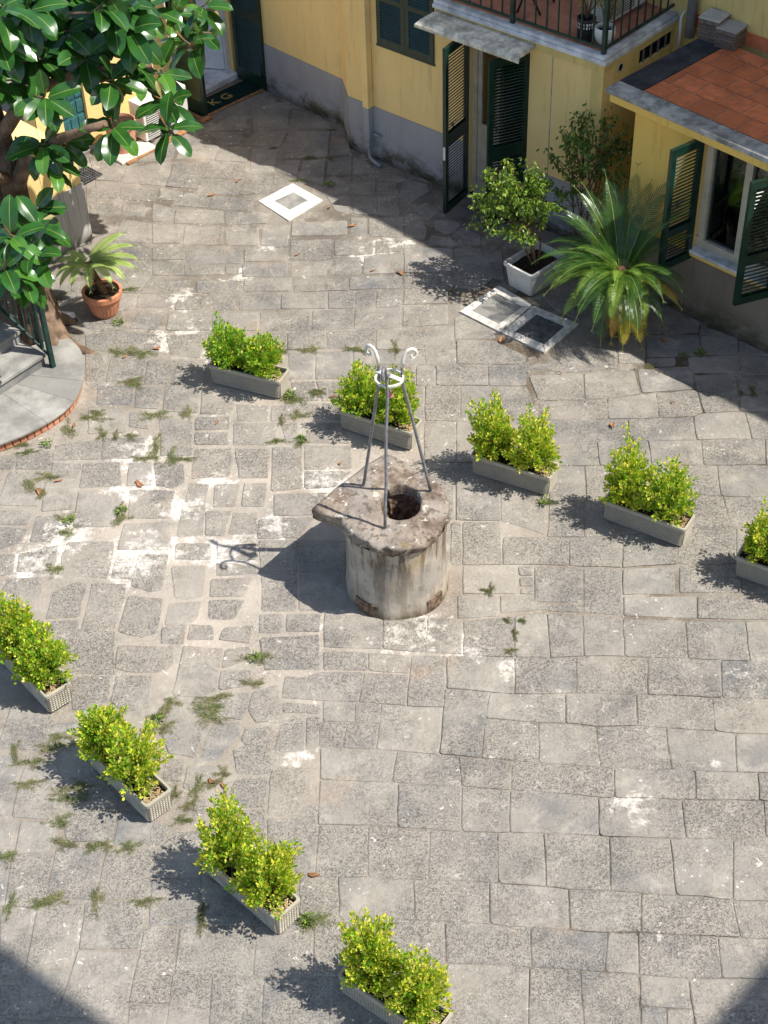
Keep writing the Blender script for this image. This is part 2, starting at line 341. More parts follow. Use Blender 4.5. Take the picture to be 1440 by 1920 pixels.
(0.003,[-1.846,9.629,-1.738,9.61,-1.596,9.642,-1.59,10.019,-1.903,10.022]),
(0.003,[-1.478,8.079,-1.517,7.818,-1.388,7.823,-1.214,8.077,-1.207,8.208,-1.421,8.202]),
(0.003,[-3.393,9.69,-3.122,9.579,-3.008,9.761,-3.023,9.947,-3.338,9.944]),
(0.003,[-1.267,7.481,-1.217,7.363,-0.993,7.367,-0.977,7.646,-1.229,7.632]),
(0.003,[-1.153,10.353,-0.767,10.332,-0.64,10.602,-1.142,10.608]),
(0.003,[-0.639,12.663,-0.273,12.658,-0.279,13.108,-0.642,13.113]),
(0.003,[-2.852,11.13,-2.457,11.138,-2.496,11.479,-2.848,11.483]),
(0.003,[-1.228,13.523,-0.707,13.509,-0.71,13.856,-1.239,13.861]),
(0.003,[-1.425,11.678,-1.028,11.655,-1.011,11.995,-1.44,12.012]),
(0.003,[-0.015,13.129,0.485,13.098,0.48,13.237,0.445,13.455,-0.007,13.474]),
(0.008,[1.579,5.313,1.748,5.306,1.788,5.562,1.618,5.581]),
(0.003,[-3.16,10.821,-2.872,10.841,-2.874,11.23,-3.178,11.247]),
(0.008,[1.748,5.306,1.924,5.299,1.966,5.544,1.788,5.562]),
(0.008,[0.592,9.267,0.942,9.274,0.962,9.521,0.609,9.546]),
(0.003,[-0.242,13.498,0.245,13.496,0.257,13.853,-0.226,13.855]),
(0.003,[-2.772,12.749,-2.404,12.744,-2.393,13.12,-2.756,13.225]),
(0.003,[-1.152,8.34,-1.087,8.203,-0.981,8.209,-0.889,8.327,-0.909,8.596,-1.12,8.525]),
(0.003,[-2.857,11.923,-2.487,11.926,-2.545,12.303,-2.892,12.324]),
(0.003,[-1.352,11.19,-1.081,11.174,-1.082,11.587,-1.407,11.621]),
(0.003,[-3.005,16.656,-2.447,16.542,-2.425,17.101,-2.95,17.025]),
(0.003,[-1.448,17.788,-1.001,17.795,-1.027,18.069,-1.001,18.5,-1.47,18.395]),
(0.003,[-3.087,14.997,-2.492,14.957,-2.516,15.251,-2.963,15.37,-3.106,15.346]),
(0.003,[-2.147,12.237,-1.801,12.192,-1.815,12.586,-2.154,12.667]),
(0.003,[-3.277,10.041,-2.992,9.992,-2.938,10.124,-2.945,10.366,-3.287,10.266]),
(0.008,[-0.55,8.729,-0.181,8.705,-0.177,8.919,-0.551,8.944]),
(0.003,[-2.695,11.537,-2.296,11.53,-2.308,11.834,-2.709,11.857]),
(0.003,[0.274,13.504,0.74,13.522,0.758,13.86,0.286,13.861]),
(0.003,[-2.685,11.537,-2.267,11.544,-2.296,11.825,-2.684,11.864]),
(0.003,[-0.527,13.179,-0.03,13.166,-0.024,13.475,-0.527,13.478]),
(0.008,[-0.396,7.909,-0.132,7.88,-0.106,8.134,-0.352,8.167]),
(0.003,[-0.935,7.923,-0.867,7.888,-0.699,7.896,-0.692,8.041,-0.716,8.224,-0.878,8.209]),
(0.003,[-2.646,5.484,-2.364,5.472,-2.362,5.618,-2.639,5.629]),
(0.003,[-2.103,14.856,-1.502,14.816,-1.484,15.116,-2.094,15.157]),
(0.003,[-2.143,13.16,-1.841,13.095,-1.782,13.51,-2.221,13.538]),
(0.003,[-2.452,16.531,-2.091,16.456,-1.985,17.031,-2.385,17.098]),
(0.008,[-0.181,8.705,0.165,8.659,0.173,8.859,-0.177,8.919]),
(0.003,[3.13,12.636,3.156,12.537,3.613,12.518,3.665,12.791,3.144,12.787]),
(0.008,[1.092,12.453,1.469,12.431,1.5,12.771,1.117,12.792]),
(0.003,[-1.735,13.574,-1.251,13.543,-1.262,13.862,-1.752,13.874]),
(0.003,[-0.684,13.507,-0.258,13.509,-0.243,13.856,-0.681,13.854]),
(0.003,[-0.939,14.864,-0.482,14.844,-0.482,15.245,-0.934,15.243]),
(0.003,[2.6,12.25,3.112,12.279,3.107,12.314,2.751,12.624,2.611,12.624]),
(0.008,[3.536,11.478,3.786,11.455,3.863,11.823,3.548,11.879]),
(0.003,[-3.158,11.556,-2.711,11.538,-2.716,11.825,-3.149,11.77]),
(0.003,[-0.727,11.864,-0.735,11.67,-0.303,11.637,-0.384,11.95,-0.572,11.977]),
(0.003,[-0.936,15.332,-0.3,15.333,-0.298,15.625,-0.929,15.612]),
(0.003,[2.503,13.259,2.942,13.231,2.989,13.532,2.547,13.58]),
(0.003,[-0.511,13.893,-0.027,13.881,-0.003,14.179,-0.511,14.202]),
(0.003,[2.433,12.741,2.696,12.725,2.767,13.205,2.498,13.222]),
(0.003,[-1.416,8.352,-1.347,8.26,-1.204,8.236,-1.149,8.368,-1.159,8.51,-1.416,8.517]),
(0.003,[3.151,12.26,3.52,12.144,3.537,12.177,3.564,12.486,3.161,12.502]),
(0.008,[-0.012,12.525,0.362,12.498,0.375,12.823,-0.004,12.846]),
(0.003,[-2.159,15.238,-1.699,15.207,-1.718,15.576,-2.156,15.64]),
(0.003,[-0.131,14.515,0.308,14.517,0.32,14.875,-0.113,14.872]),
(0.003,[-3.573,14.169,-3.219,14.246,-3.246,14.575,-3.687,14.583]),
(0.008,[3.155,11.891,3.49,11.903,3.538,12.151,3.148,12.24]),
(0.003,[-2.226,13.605,-1.758,13.575,-1.775,13.876,-2.221,13.904]),
(0.003,[-1.54,9.632,-1.229,9.616,-1.173,9.849,-1.538,9.849]),
(0.003,[-1.904,9.301,-1.708,9.304,-1.624,9.412,-1.611,9.578,-1.888,9.573]),
(0.003,[-2.105,12.664,-1.759,12.643,-1.782,13.028,-2.046,13.044]),
(0.003,[-2.97,12.725,-2.886,12.65,-2.777,12.749,-2.778,13.227,-3.029,13.242]),
(0.008,[-0.586,7.923,-0.396,7.909,-0.352,8.167,-0.583,8.184]),
(0.003,[-2.823,12.379,-2.47,12.358,-2.489,12.67,-2.847,12.692]),
(0.003,[-0.887,14.216,-0.291,14.218,-0.29,14.432,-0.891,14.472]),
(0.003,[-1.013,13.915,-0.539,13.894,-0.54,14.183,-1.019,14.194]),
(0.003,[-2.947,15.391,-2.521,15.307,-2.554,15.701,-2.9,15.84]),
(0.003,[-2.378,17.175,-1.918,17.115,-1.857,17.434,-2.283,17.703]),
(0.003,[-0.914,12.662,-0.661,12.673,-0.664,13.105,-0.923,13.121]),
(0.003,[-2.125,11.12,-1.986,11.074,-1.867,11.158,-1.89,11.421,-2.173,11.46]),
(0.003,[-1.074,12.015,-0.823,12.05,-0.604,12.079,-0.605,12.264,-1.07,12.266]),
(0.003,[0.803,13.272,1.216,13.237,1.226,13.358,0.901,13.685,0.824,13.622]),
(0.003,[-3.44,13.807,-3.161,13.847,-3.259,14.189,-3.712,14.128]),
(0.008,[-0.553,8.182,-0.361,8.168,-0.297,8.159,-0.294,8.371,-0.554,8.401]),
(0.003,[-3.217,10.416,-3.022,10.405,-2.954,10.514,-2.994,10.753,-3.201,10.757]),
(0.003,[0.288,13.91,0.761,13.909,0.787,14.178,0.309,14.189]),
(0.003,[3.631,12.473,3.995,12.451,4.052,12.722,3.691,12.78]),
(0.003,[-2.296,15.706,-1.721,15.632,-1.735,15.921,-2.286,15.994]),
(0.003,[-3.494,11.442,-3.156,11.423,-3.168,11.715,-3.514,11.687]),
(0.008,[0.959,9.305,1.357,9.333,1.251,9.506,0.976,9.52]),
(0.003,[-1.629,7.569,-1.387,7.588,-1.364,7.774,-1.607,7.785]),
(0.003,[0.309,14.209,0.828,14.195,0.843,14.45,0.318,14.464]),
(0.003,[-0.047,15.282,0.32,15.213,0.346,15.638,-0.052,15.654]),
(0.003,[-2.036,16.697,-1.541,16.624,-1.497,16.97,-1.968,17.068]),
(0.003,[-0.732,11.004,-0.454,11.011,-0.292,11.229,-0.73,11.246]),
(0.003,[-0.93,13.176,-0.549,13.18,-0.55,13.48,-0.935,13.466]),
(0.003,[-1.762,7.021,-1.449,6.978,-1.461,7.166,-1.665,7.151]),
(0.003,[-0.28,14.227,0.27,14.232,0.294,14.456,-0.278,14.462]),
(0.003,[3.305,12.84,3.662,12.827,3.706,13.118,3.341,13.141]),
(0.003,[-2.991,6.985,-2.881,7.023,-2.874,7.299,-3.041,7.307]),
(0.003,[-2.376,12.681,-2.134,12.684,-2.08,13.065,-2.368,13.082]),
(0.003,[-1.469,13.925,-1.035,13.907,-1.03,14.185,-1.481,14.194]),
(0.003,[-0.004,12.873,0.474,12.853,0.484,13.07,0.001,13.091]),
(0.003,[-1.674,15.194,-1.306,15.169,-1.306,15.536,-1.693,15.574]),
(0.003,[-1.539,9.37,-1.31,9.352,-1.233,9.584,-1.542,9.587]),
(0.003,[-1.881,10.116,-1.552,10.098,-1.574,10.313,-1.883,10.33]),
(0.003,[-1.501,10.109,-1.148,10.077,-1.165,10.284,-1.51,10.289]),
(0.003,[-1.282,15.157,-0.975,15.136,-0.953,15.58,-1.266,15.601]),
(0.003,[-1.449,14.55,-0.962,14.518,-0.968,14.791,-1.459,14.792]),
(0.003,[-0.864,9.186,-0.584,9.172,-0.575,9.371,-0.864,9.392]),
(0.003,[3.52,11.926,3.87,11.855,3.926,12.12,3.562,12.141]),
(0.003,[-1.438,14.272,-0.928,14.239,-0.92,14.474,-1.436,14.508]),
(0.008,[2.758,7.254,2.899,7.234,2.956,7.504,2.794,7.515]),
(0.003,[-1.416,10.424,-1.155,10.416,-1.165,10.703,-1.386,10.715]),
(0.003,[3.548,12.176,3.936,12.17,3.981,12.382,3.595,12.423]),
(0.003,[-1.458,16.804,-1.181,16.772,-1.116,17.288,-1.446,17.351]),
(0.003,[-0.921,14.515,-0.546,14.521,-0.464,14.81,-0.926,14.809]),
(0.003,[-2.508,15.295,-2.174,15.272,-2.181,15.642,-2.542,15.701]),
(0.003,[-3.665,14.634,-3.256,14.659,-3.291,14.957,-3.731,14.901]),
(0.003,[-0.44,14.905,-0.018,14.909,-0.012,15.18,-0.44,15.22]),
(0.003,[-2.948,13.98,-2.607,14.008,-2.598,14.287,-2.983,14.312]),
(0.003,[-1.623,10.414,-1.454,10.404,-1.401,10.731,-1.638,10.744]),
(0.003,[-1.45,14.855,-0.968,14.834,-0.973,15.081,-1.46,15.114]),
(0.008,[-0.297,8.159,-0.084,8.132,-0.079,8.344,-0.294,8.371]),
(0.003,[-2.566,14.315,-2.169,14.289,-2.022,14.515,-2.473,14.597]),
(0.003,[-2.402,11.135,-2.161,11.137,-2.199,11.462,-2.408,11.466]),
(0.003,[2.968,13.22,3.327,13.216,3.364,13.431,3.02,13.549]),
(0.003,[-1.576,10.792,-1.365,10.794,-1.343,11.098,-1.574,11.111]),
(0.003,[-1.405,8.557,-1.145,8.596,-1.151,8.765,-1.394,8.766]),
(0.003,[-1.9,15.991,-1.393,15.908,-1.404,16.191,-1.884,16.261]),
(0.003,[-0.857,16.588,-0.576,16.397,-0.546,17.002,-0.818,17.022]),
(0.008,[-1.022,6.32,-0.718,6.364,-0.623,6.364,-0.623,6.366,-1.027,6.485]),
(0.003,[-1.31,10.791,-1.094,10.779,-1.088,11.099,-1.294,11.111]),
(0.003,[-1.774,12.173,-1.483,12.156,-1.443,12.322,-1.778,12.514]),
(0.003,[-0.975,17.793,-0.474,17.782,-0.622,18.107,-0.97,18.273]),
(0.003,[-2.08,16.383,-1.589,16.276,-1.564,16.565,-2.046,16.648]),
(0.008,[-0.327,12.547,-0.022,12.525,-0.016,12.802,-0.325,12.821]),
(0.003,[-1.564,16.274,-1.243,16.287,-1.185,16.698,-1.493,16.72]),
(0.008,[2.737,6.918,2.833,6.92,2.899,7.234,2.789,7.25]),
(0.003,[-2.893,17.11,-2.415,17.152,-2.407,17.58,-2.837,17.35]),
(0.003,[-1.399,12.043,-1.106,12.025,-1.113,12.269,-1.426,12.304]),
(0.003,[-2.434,12.314,-2.199,12.283,-2.203,12.609,-2.454,12.642]),
(0.003,[-1.696,15.631,-1.23,15.621,-1.205,15.826,-1.71,15.919]),
(0.003,[1.173,14.418,1.397,14.3,1.414,14.877,1.2,14.784]),
(0.003,[-2.968,16.278,-2.545,16.189,-2.544,16.488,-2.996,16.569]),
(0.003,[-0.573,12.304,-0.382,12.31,-0.327,12.6,-0.633,12.628]),
(0.003,[-3.492,10.326,-3.299,10.42,-3.256,10.588,-3.54,10.632]),
(0.003,[-1.535,17.449,-1.098,17.365,-1.02,17.729,-1.44,17.734]),
(0.003,[-2.426,9.909,-2.231,9.885,-2.234,10.176,-2.406,10.185]),
(0.008,[0.57,9.917,0.664,9.912,0.698,10.471,0.601,10.476]),
(0.003,[-0.87,12.331,-0.605,12.315,-0.655,12.629,-0.881,12.625]),
(0.003,[-1.498,9.886,-1.128,9.9,-1.155,10.002,-1.503,10.068]),
(0.003,[-2.012,17.844,-1.563,17.824,-1.511,18.398,-1.933,18.001]),
(0.003,[-1.217,13.176,-0.951,13.159,-0.958,13.468,-1.227,13.485]),
(0.003,[-3.546,14.995,-3.183,15.057,-3.245,15.389,-3.577,15.235]),
(0.003,[0.334,16.199,0.443,15.931,0.673,16.187,0.643,16.37,0.389,16.51]),
(0.003,[-3.307,16.726,-3.033,16.682,-2.968,17.077,-3.278,17.176]),
(0.003,[-3.546,10.668,-3.264,10.645,-3.244,10.818,-3.575,10.858]),
(0.003,[-0.441,14.515,-0.16,14.517,-0.155,14.854,-0.44,14.851]),
(0.003,[-1.391,8.795,-1.151,8.878,-1.161,9.029,-1.371,9.009]),
(0.003,[-2.576,14.045,-2.213,14.022,-2.172,14.249,-2.574,14.275]),
(0.003,[-1.094,9.179,-0.895,9.175,-0.896,9.394,-1.097,9.392]),
(0.003,[3.681,12.817,4.06,12.757,4.094,12.919,3.723,13.033]),
(0.003,[-1.43,9.122,-1.176,9.066,-1.152,9.269,-1.392,9.256]),
(0.003,[-1.897,17.088,-1.505,17.022,-1.479,17.367,-1.823,17.418]),
(0.003,[-2.479,14.945,-2.121,14.943,-2.126,15.192,-2.502,15.217]),
(0.003,[-2.454,14.648,-2.111,14.625,-2.129,14.89,-2.476,14.913]),
(0.003,[-1.811,11.927,-1.477,11.924,-1.486,12.114,-1.812,12.117]),
(0.003,[-0.218,16.167,0.045,16.16,0.054,16.571,-0.214,16.578]),
(0.003,[-2.616,13.677,-2.323,13.611,-2.29,13.909,-2.554,13.925]),
(0.008,[0.368,12.497,0.565,12.485,0.582,12.821,0.381,12.832]),
(0.003,[-1.796,11.7,-1.481,11.681,-1.49,11.867,-1.808,11.886]),
(0.003,[-3.099,13.612,-2.709,13.645,-2.726,13.819,-3.156,13.808]),
(0.003,[-3.461,9.977,-3.302,10.015,-3.323,10.255,-3.507,10.264]),
(0.003,[-3.142,11.322,-2.883,11.269,-2.863,11.484,-3.151,11.508]),
(0.003,[-0.004,13.88,0.258,13.882,0.286,14.19,0.02,14.177]),
(0.003,[-1.793,7.659,-1.646,7.631,-1.636,7.85,-1.779,7.857]),
(0.003,[-0.563,16.227,-0.268,16.206,-0.246,16.568,-0.532,16.589]),
(0.003,[-0.223,15.757,0.048,15.739,0.056,16.1,-0.219,16.12]),
(0.003,[-0.682,7.922,-0.585,7.918,-0.574,8.233,-0.677,8.227]),
(0.003,[-0.532,16.663,-0.245,16.654,-0.234,17.069,-0.513,17.013]),
(0.003,[-1.92,9.104,-1.73,9.095,-1.716,9.285,-1.93,9.284]),
(0.003,[3.114,12.322,3.155,12.529,3.146,12.635,2.775,12.64]),
(0.003,[-3.296,15.948,-3.079,15.898,-2.933,15.923,-2.97,16.171,-3.33,16.197]),
(0.003,[0.066,15.703,0.305,15.686,0.305,16.083,0.075,16.099]),
(0.003,[-2.099,14.624,-1.687,14.618,-1.678,14.785,-2.114,14.836]),
(0.003,[-1.706,9.13,-1.48,9.125,-1.493,9.286,-1.69,9.309]),
(0.003,[-3.359,16.341,-3.02,16.294,-3.012,16.595,-3.346,16.619]),
(0.003,[-2.28,16.076,-1.926,16.004,-1.909,16.263,-2.212,16.368]),
(0.003,[-2.157,13.969,-1.865,13.95,-1.839,14.197,-2.129,14.216]),
(0.003,[0.358,15.265,0.564,15.141,0.61,15.371,0.552,15.566,0.357,15.58]),
(0.003,[-0.876,8.298,-0.575,8.267,-0.571,8.356,-0.878,8.405]),
(0.003,[-0.254,12.853,-0.026,12.848,-0.02,13.111,-0.257,13.116]),
(0.003,[-2.547,15.758,-2.329,15.731,-2.301,16.019,-2.581,16.168]),
(0.003,[-0.494,17.101,-0.234,17.12,-0.277,17.448,-0.448,17.7]),
(0.003,[0.989,15.025,1.184,14.99,1.199,15.197,1.03,15.387,0.887,15.218]),
(0.003,[-1.832,17.471,-1.608,17.455,-1.568,17.77,-2.002,17.789]),
(0.003,[-1.2,8.028,-1.155,7.966,-0.977,8.077,-0.979,8.153,-1.17,8.135]),
(0.008,[3.596,11.098,3.71,11.093,3.786,11.455,3.661,11.467]),
(0.003,[-0.577,12.027,-0.384,11.991,-0.382,12.251,-0.573,12.279]),
(0.003,[-0.925,11.665,-0.791,11.641,-0.823,12.001,-0.968,11.951]),
(0.003,[0.076,16.158,0.32,16.153,0.275,16.506,0.085,16.569]),
(0.003,[-2.465,12.015,-2.262,11.97,-2.305,12.23,-2.486,12.241]),
(0.003,[-1.756,13.943,-1.509,13.927,-1.521,14.177,-1.752,14.192]),
(0.003,[0.007,14.929,0.323,14.94,0.318,15.147,0.03,15.166]),
(0.003,[-1.155,16.782,-0.896,16.603,-0.851,17.025,-1.051,17.027]),
(0.003,[-1.837,7.053,-1.709,7.105,-1.732,7.247,-1.851,7.218]),
(0.003,[-0.27,15.308,-0.077,15.295,-0.082,15.667,-0.254,15.691]),
(0.003,[0.625,15.55,0.787,15.733,0.643,15.941,0.439,15.815]),
(0.003,[-0.438,15.865,-0.272,15.761,-0.256,16.134,-0.532,16.154]),
(0.003,[1.887,13.719,2.139,13.462,2.089,13.755,1.794,13.922]),
(0.003,[-3.694,11.453,-3.509,11.443,-3.527,11.632,-3.728,11.667]),
(0.003,[-1.743,14.241,-1.505,14.226,-1.507,14.523,-1.708,14.453]),
(0.003,[-2.907,15.91,-2.643,15.868,-2.665,16.126,-2.932,16.169]),
(0.002,[1.378,9.314,1.648,9.288,1.659,9.376,1.277,9.396]),
(0.003,[0.701,15.364,0.841,15.255,0.995,15.411,0.93,15.551,0.711,15.555]),
(0.003,[-0.213,16.64,0.062,16.657,-0.036,16.902,-0.209,17.054]),
(0.003,[-3.285,13.472,-3.065,13.319,-3.095,13.574,-3.41,13.575]),
(0.003,[-2.498,16.233,-2.238,16.191,-2.238,16.382,-2.519,16.487]),
(0.003,[2.71,12.671,2.994,12.662,3.015,12.795,2.728,12.795]),
(0.003,[-1.948,14.275,-1.778,14.244,-1.738,14.476,-1.962,14.501]),
(0.003,[-1.212,16.285,-1.118,16.303,-0.932,16.471,-1.153,16.695]),
(0.003,[-1.534,7.302,-1.406,7.336,-1.437,7.448,-1.531,7.452]),
(0.003,[0.596,15.051,0.685,15.045,0.948,15.028,0.836,15.177,0.647,15.246]),
(0.003,[-3.228,15.567,-3.136,15.56,-3.092,15.842,-3.293,15.867]),
(0.003,[1.224,13.19,1.503,12.63,1.565,12.714,1.224,13.19]),
(0.003,[3.33,13.169,3.643,13.131,3.375,13.336]),
(0.005,[1.167,9.759,1.279,9.753,1.289,9.859,1.163,9.866]),
(0.003,[-1.647,14.625,-1.509,14.585,-1.5,14.773,-1.654,14.784]),
(0.003,[1.16,9.628,1.266,9.622,1.272,9.727,1.165,9.732]),
(0.003,[1.152,9.537,1.262,9.525,1.25,9.597,1.167,9.601])]
STAINS=[(-2.39,11.61,0.39,0.90),(-2.17,11.21,0.32,0.80),(-2.43,11.03,0.25,0.90),(-1.84,10.81,0.28,1.00),(-1.44,10.19,0.30,1.00),(-2.25,10.16,0.36,1.00),(-2.96,10.48,0.37,0.90),(-3.15,10.11,0.36,0.90),(-0.74,7.83,0.17,0.75),(1.79,7.20,0.30,1.00),(1.09,7.46,0.15,0.90),(0.71,8.92,0.25,1.00),(0.98,8.69,0.19,1.00),(0.01,9.07,0.34,0.70),(0.23,15.07,0.30,1.00),(-0.13,14.93,0.45,0.80),(-0.88,17.35,0.21,0.80),(-1.21,15.16,0.30,0.80),(-2.10,14.17,0.33,1.00),(-2.27,13.41,0.35,0.90),(-2.01,13.58,0.42,0.80),(-1.59,13.18,0.48,0.70),(2.69,7.41,0.23,0.70),(2.86,8.48,0.32,0.70),(2.37,8.42,0.27,0.60),(2.44,7.58,0.26,0.70),(-2.65,6.55,0.29,0.60),(-2.31,6.27,0.24,0.60),(-2.04,5.88,0.28,0.60),(-1.69,6.07,0.28,0.60),(-0.93,5.96,0.14,0.50),(-1.24,12.45,0.27,0.40),(-0.59,11.12,0.31,0.90),(-0.97,10.48,0.24,1.00),(0.32,9.15,0.34,0.80),(-1.48,14.54,0.44,0.70),(-2.09,8.85,0.45,0.35),(2.89,12.54,0.20,0.30),(3.59,12.59,0.33,0.60),(3.57,11.91,0.19,0.50),(1.34,13.95,0.21,0.70),(1.17,8.98,0.22,0.50),(2.61,9.35,0.23,0.40),(-2.83,11.47,0.19,0.60),(-1.88,10.25,0.24,0.80),(-1.59,11.17,0.25,0.80),(-2.68,12.49,0.40,0.60),(-2.51,12.96,0.34,0.50),(-1.67,12.13,0.33,0.50),(-0.49,9.32,0.28,0.60)]
WEEDS=[(-2.98,7.99),(-2.84,7.87),(-2.85,7.67),(-2.55,7.30),(-2.50,7.50),(-2.49,7.08),(-2.47,7.60),(-2.16,7.06),(-2.26,7.04),(-2.00,7.03),(-1.87,8.32),(-1.79,8.43),(-1.83,8.18),(-1.50,8.36),(-1.45,8.27),(-1.44,8.47),(-1.68,7.51),(-1.59,7.40),(-1.62,7.26),(-1.52,7.55),(-1.40,7.60),(-1.32,7.70),(-2.94,10.69),(-2.87,10.51),(-2.43,10.81),(-2.40,10.66),(-2.18,11.59),(-2.19,11.75),(-2.02,11.51),(-1.89,11.48),(-2.28,11.52),(-2.43,11.85),(-2.54,12.74),(-2.46,12.68),(-2.23,12.17),(-2.79,12.24),(-2.83,12.16),(-2.59,13.24),(-2.42,13.20),(-2.70,13.23),(-0.89,12.38),(-0.98,13.14),(-0.71,13.13),(-0.83,12.34),(-0.65,12.41),(-0.59,12.45),(-0.80,12.08),(-0.98,12.01),(-1.00,11.69),(-0.27,13.14),(-0.16,13.09),(0.18,13.12),(-1.91,12.15),(-1.63,12.91),(-2.73,14.37),(1.01,9.21),(1.06,9.05),(1.00,8.87),(1.14,9.20),(0.90,9.58),(0.85,9.57),(-1.09,8.89),(-1.14,8.60),(-2.95,10.03),(-2.58,6.57),(-2.50,6.59),(-2.19,6.58),(-1.84,6.56),(-0.66,6.35),(-0.60,6.33),(-1.41,6.45),(-1.41,6.34),(-0.91,12.38),(-3.50,14.26),(-3.54,14.12),(-3.30,11.19),(-3.16,11.30),(-3.18,11.04),(-3.54,11.79),(-3.42,11.67),(2.75,12.66),(3.10,12.82),(3.27,12.86),(3.57,12.18),(3.68,12.19),(-0.49,17.00),(-0.75,17.06),(-1.18,17.31),(-0.87,16.53),(1.49,10.67),(-0.49,17.72),(-2.66,8.11),(-2.69,8.03),(-2.91,6.98),(-2.81,6.56),(-3.05,12.01),(-2.72,11.91),(-2.59,11.87),(-0.77,11.67)]
LITTER=[(-3.23,11.08),(-3.05,11.22),(-2.28,11.14),(-1.61,12.01),(-0.39,11.33),(-0.46,12.36),(1.28,13.19),(1.82,12.59),(2.25,11.74),(2.87,12.07),(-2.29,13.27),(-3.10,12.39),(-0.61,6.73),(-0.49,15.90),(-0.24,15.49),(-0.05,16.11),(2.95,13.08),(-1.60,16.56),(-1.90,16.27),(0.95,15.13),(0.27,14.48),(-0.02,14.55),(-1.31,7.57),(-1.40,7.62),(-3.28,13.47),(-3.00,12.05),(-2.61,13.15),(-0.85,14.92)]
ROSETTES=[(-2.97,14.89,3.00),(-2.53,14.12,3.10),(-2.20,14.27,3.20),(-2.15,13.74,3.00),(-2.33,13.34,3.00),(-1.78,14.51,2.80),(-1.87,14.89,2.90),(-1.67,14.78,2.75),(-2.91,13.08,3.00),(-2.75,13.70,3.10),(-1.97,13.91,2.80),(-2.07,14.65,3.10),(-1.62,15.27,2.80),(-2.24,13.74,2.90),(-3.18,14.41,3.20),(-2.38,13.23,2.60),(-1.92,13.66,2.60),(-1.91,13.38,2.50),(-2.94,13.17,2.30),(-2.88,13.28,2.40),(-3.16,12.99,1.90),(-3.20,12.78,1.80),(-3.15,12.41,1.80),(-3.31,12.38,2.00),(-3.24,12.28,1.60),(-3.37,13.98,3.20),(-3.12,13.83,3.10),(-3.27,13.41,3.00),(-2.60,14.42,3.20),(-3.03,13.11,2.50),(-3.12,12.71,1.90),(-3.36,12.16,1.80),(-2.32,14.10,3.10),(-3.33,14.11,3.40),(-2.97,13.94,3.20)]
SEEDLINGS=[(-2.74,13.74,'small green weed at the foot of the terracotta pot with the cycad'),
(-0.77,11.69,'green weed left of the box behind the well'),
(-1.88,8.25,'broad-leaved green weed above the box with the densest shrubs'),
(-0.89,12.38,'green weed at the right end of the box nearest the potted cycad'),
(-0.66,6.34,'small green weed right of the second box from the bottom'),
(1.47,10.67,'tiny green weed at the right foot of the box under the yellow-green shrubs'),
(-1.11,8.88,'green weed in a joint left of the well foot'),
(-2.88,10.65,'green weed in the joints far left of the well'),
(-2.41,10.76,'green weed in the joint left of the well shadow'),
(-3.23,11.77,'green weed just below the brick edge of the platform'),
(3.27,12.83,'green weed in the shade below the right shutter'),
(-0.50,16.38,'small green weed at the upper right corner of the white stone frame')]
def stain_mask(t, p):
    x = t.n('ShaderNodeSeparateXYZ', {0: p}); flat = t.n('ShaderNodeCombineXYZ', {0: x.outputs[0], 1: x.outputs[1], 2: 0.0}).outputs[0]
    wob = t.n('ShaderNodeVectorMath', {0: t.n('ShaderNodeTexNoise', {'Vector': flat, 'Scale': 3.0, 'Detail': 3}).outputs['Color'], 1: (.5, .5, .5)}, operation='SUBTRACT').outputs[0]
    wob = t.n('ShaderNodeVectorMath', {0: wob, 'Scale': .35}, operation='SCALE').outputs[0]
    q = t.n('ShaderNodeVectorMath', {0: flat, 1: wob}, operation='ADD').outputs[0]
    acc = None
    for (bx, by, br, bs) in STAINS:
        d = t.n('ShaderNodeVectorMath', {0: q, 1: (bx, by, 0)}, operation='DISTANCE').outputs['Value']
        v = t.rng(d, 0.0, br * 1.5, bs, 0.0, False)
        acc = v if acc is None else t.mth('MAXIMUM', acc, v)
    return acc, x.outputs[0], x.outputs[1]
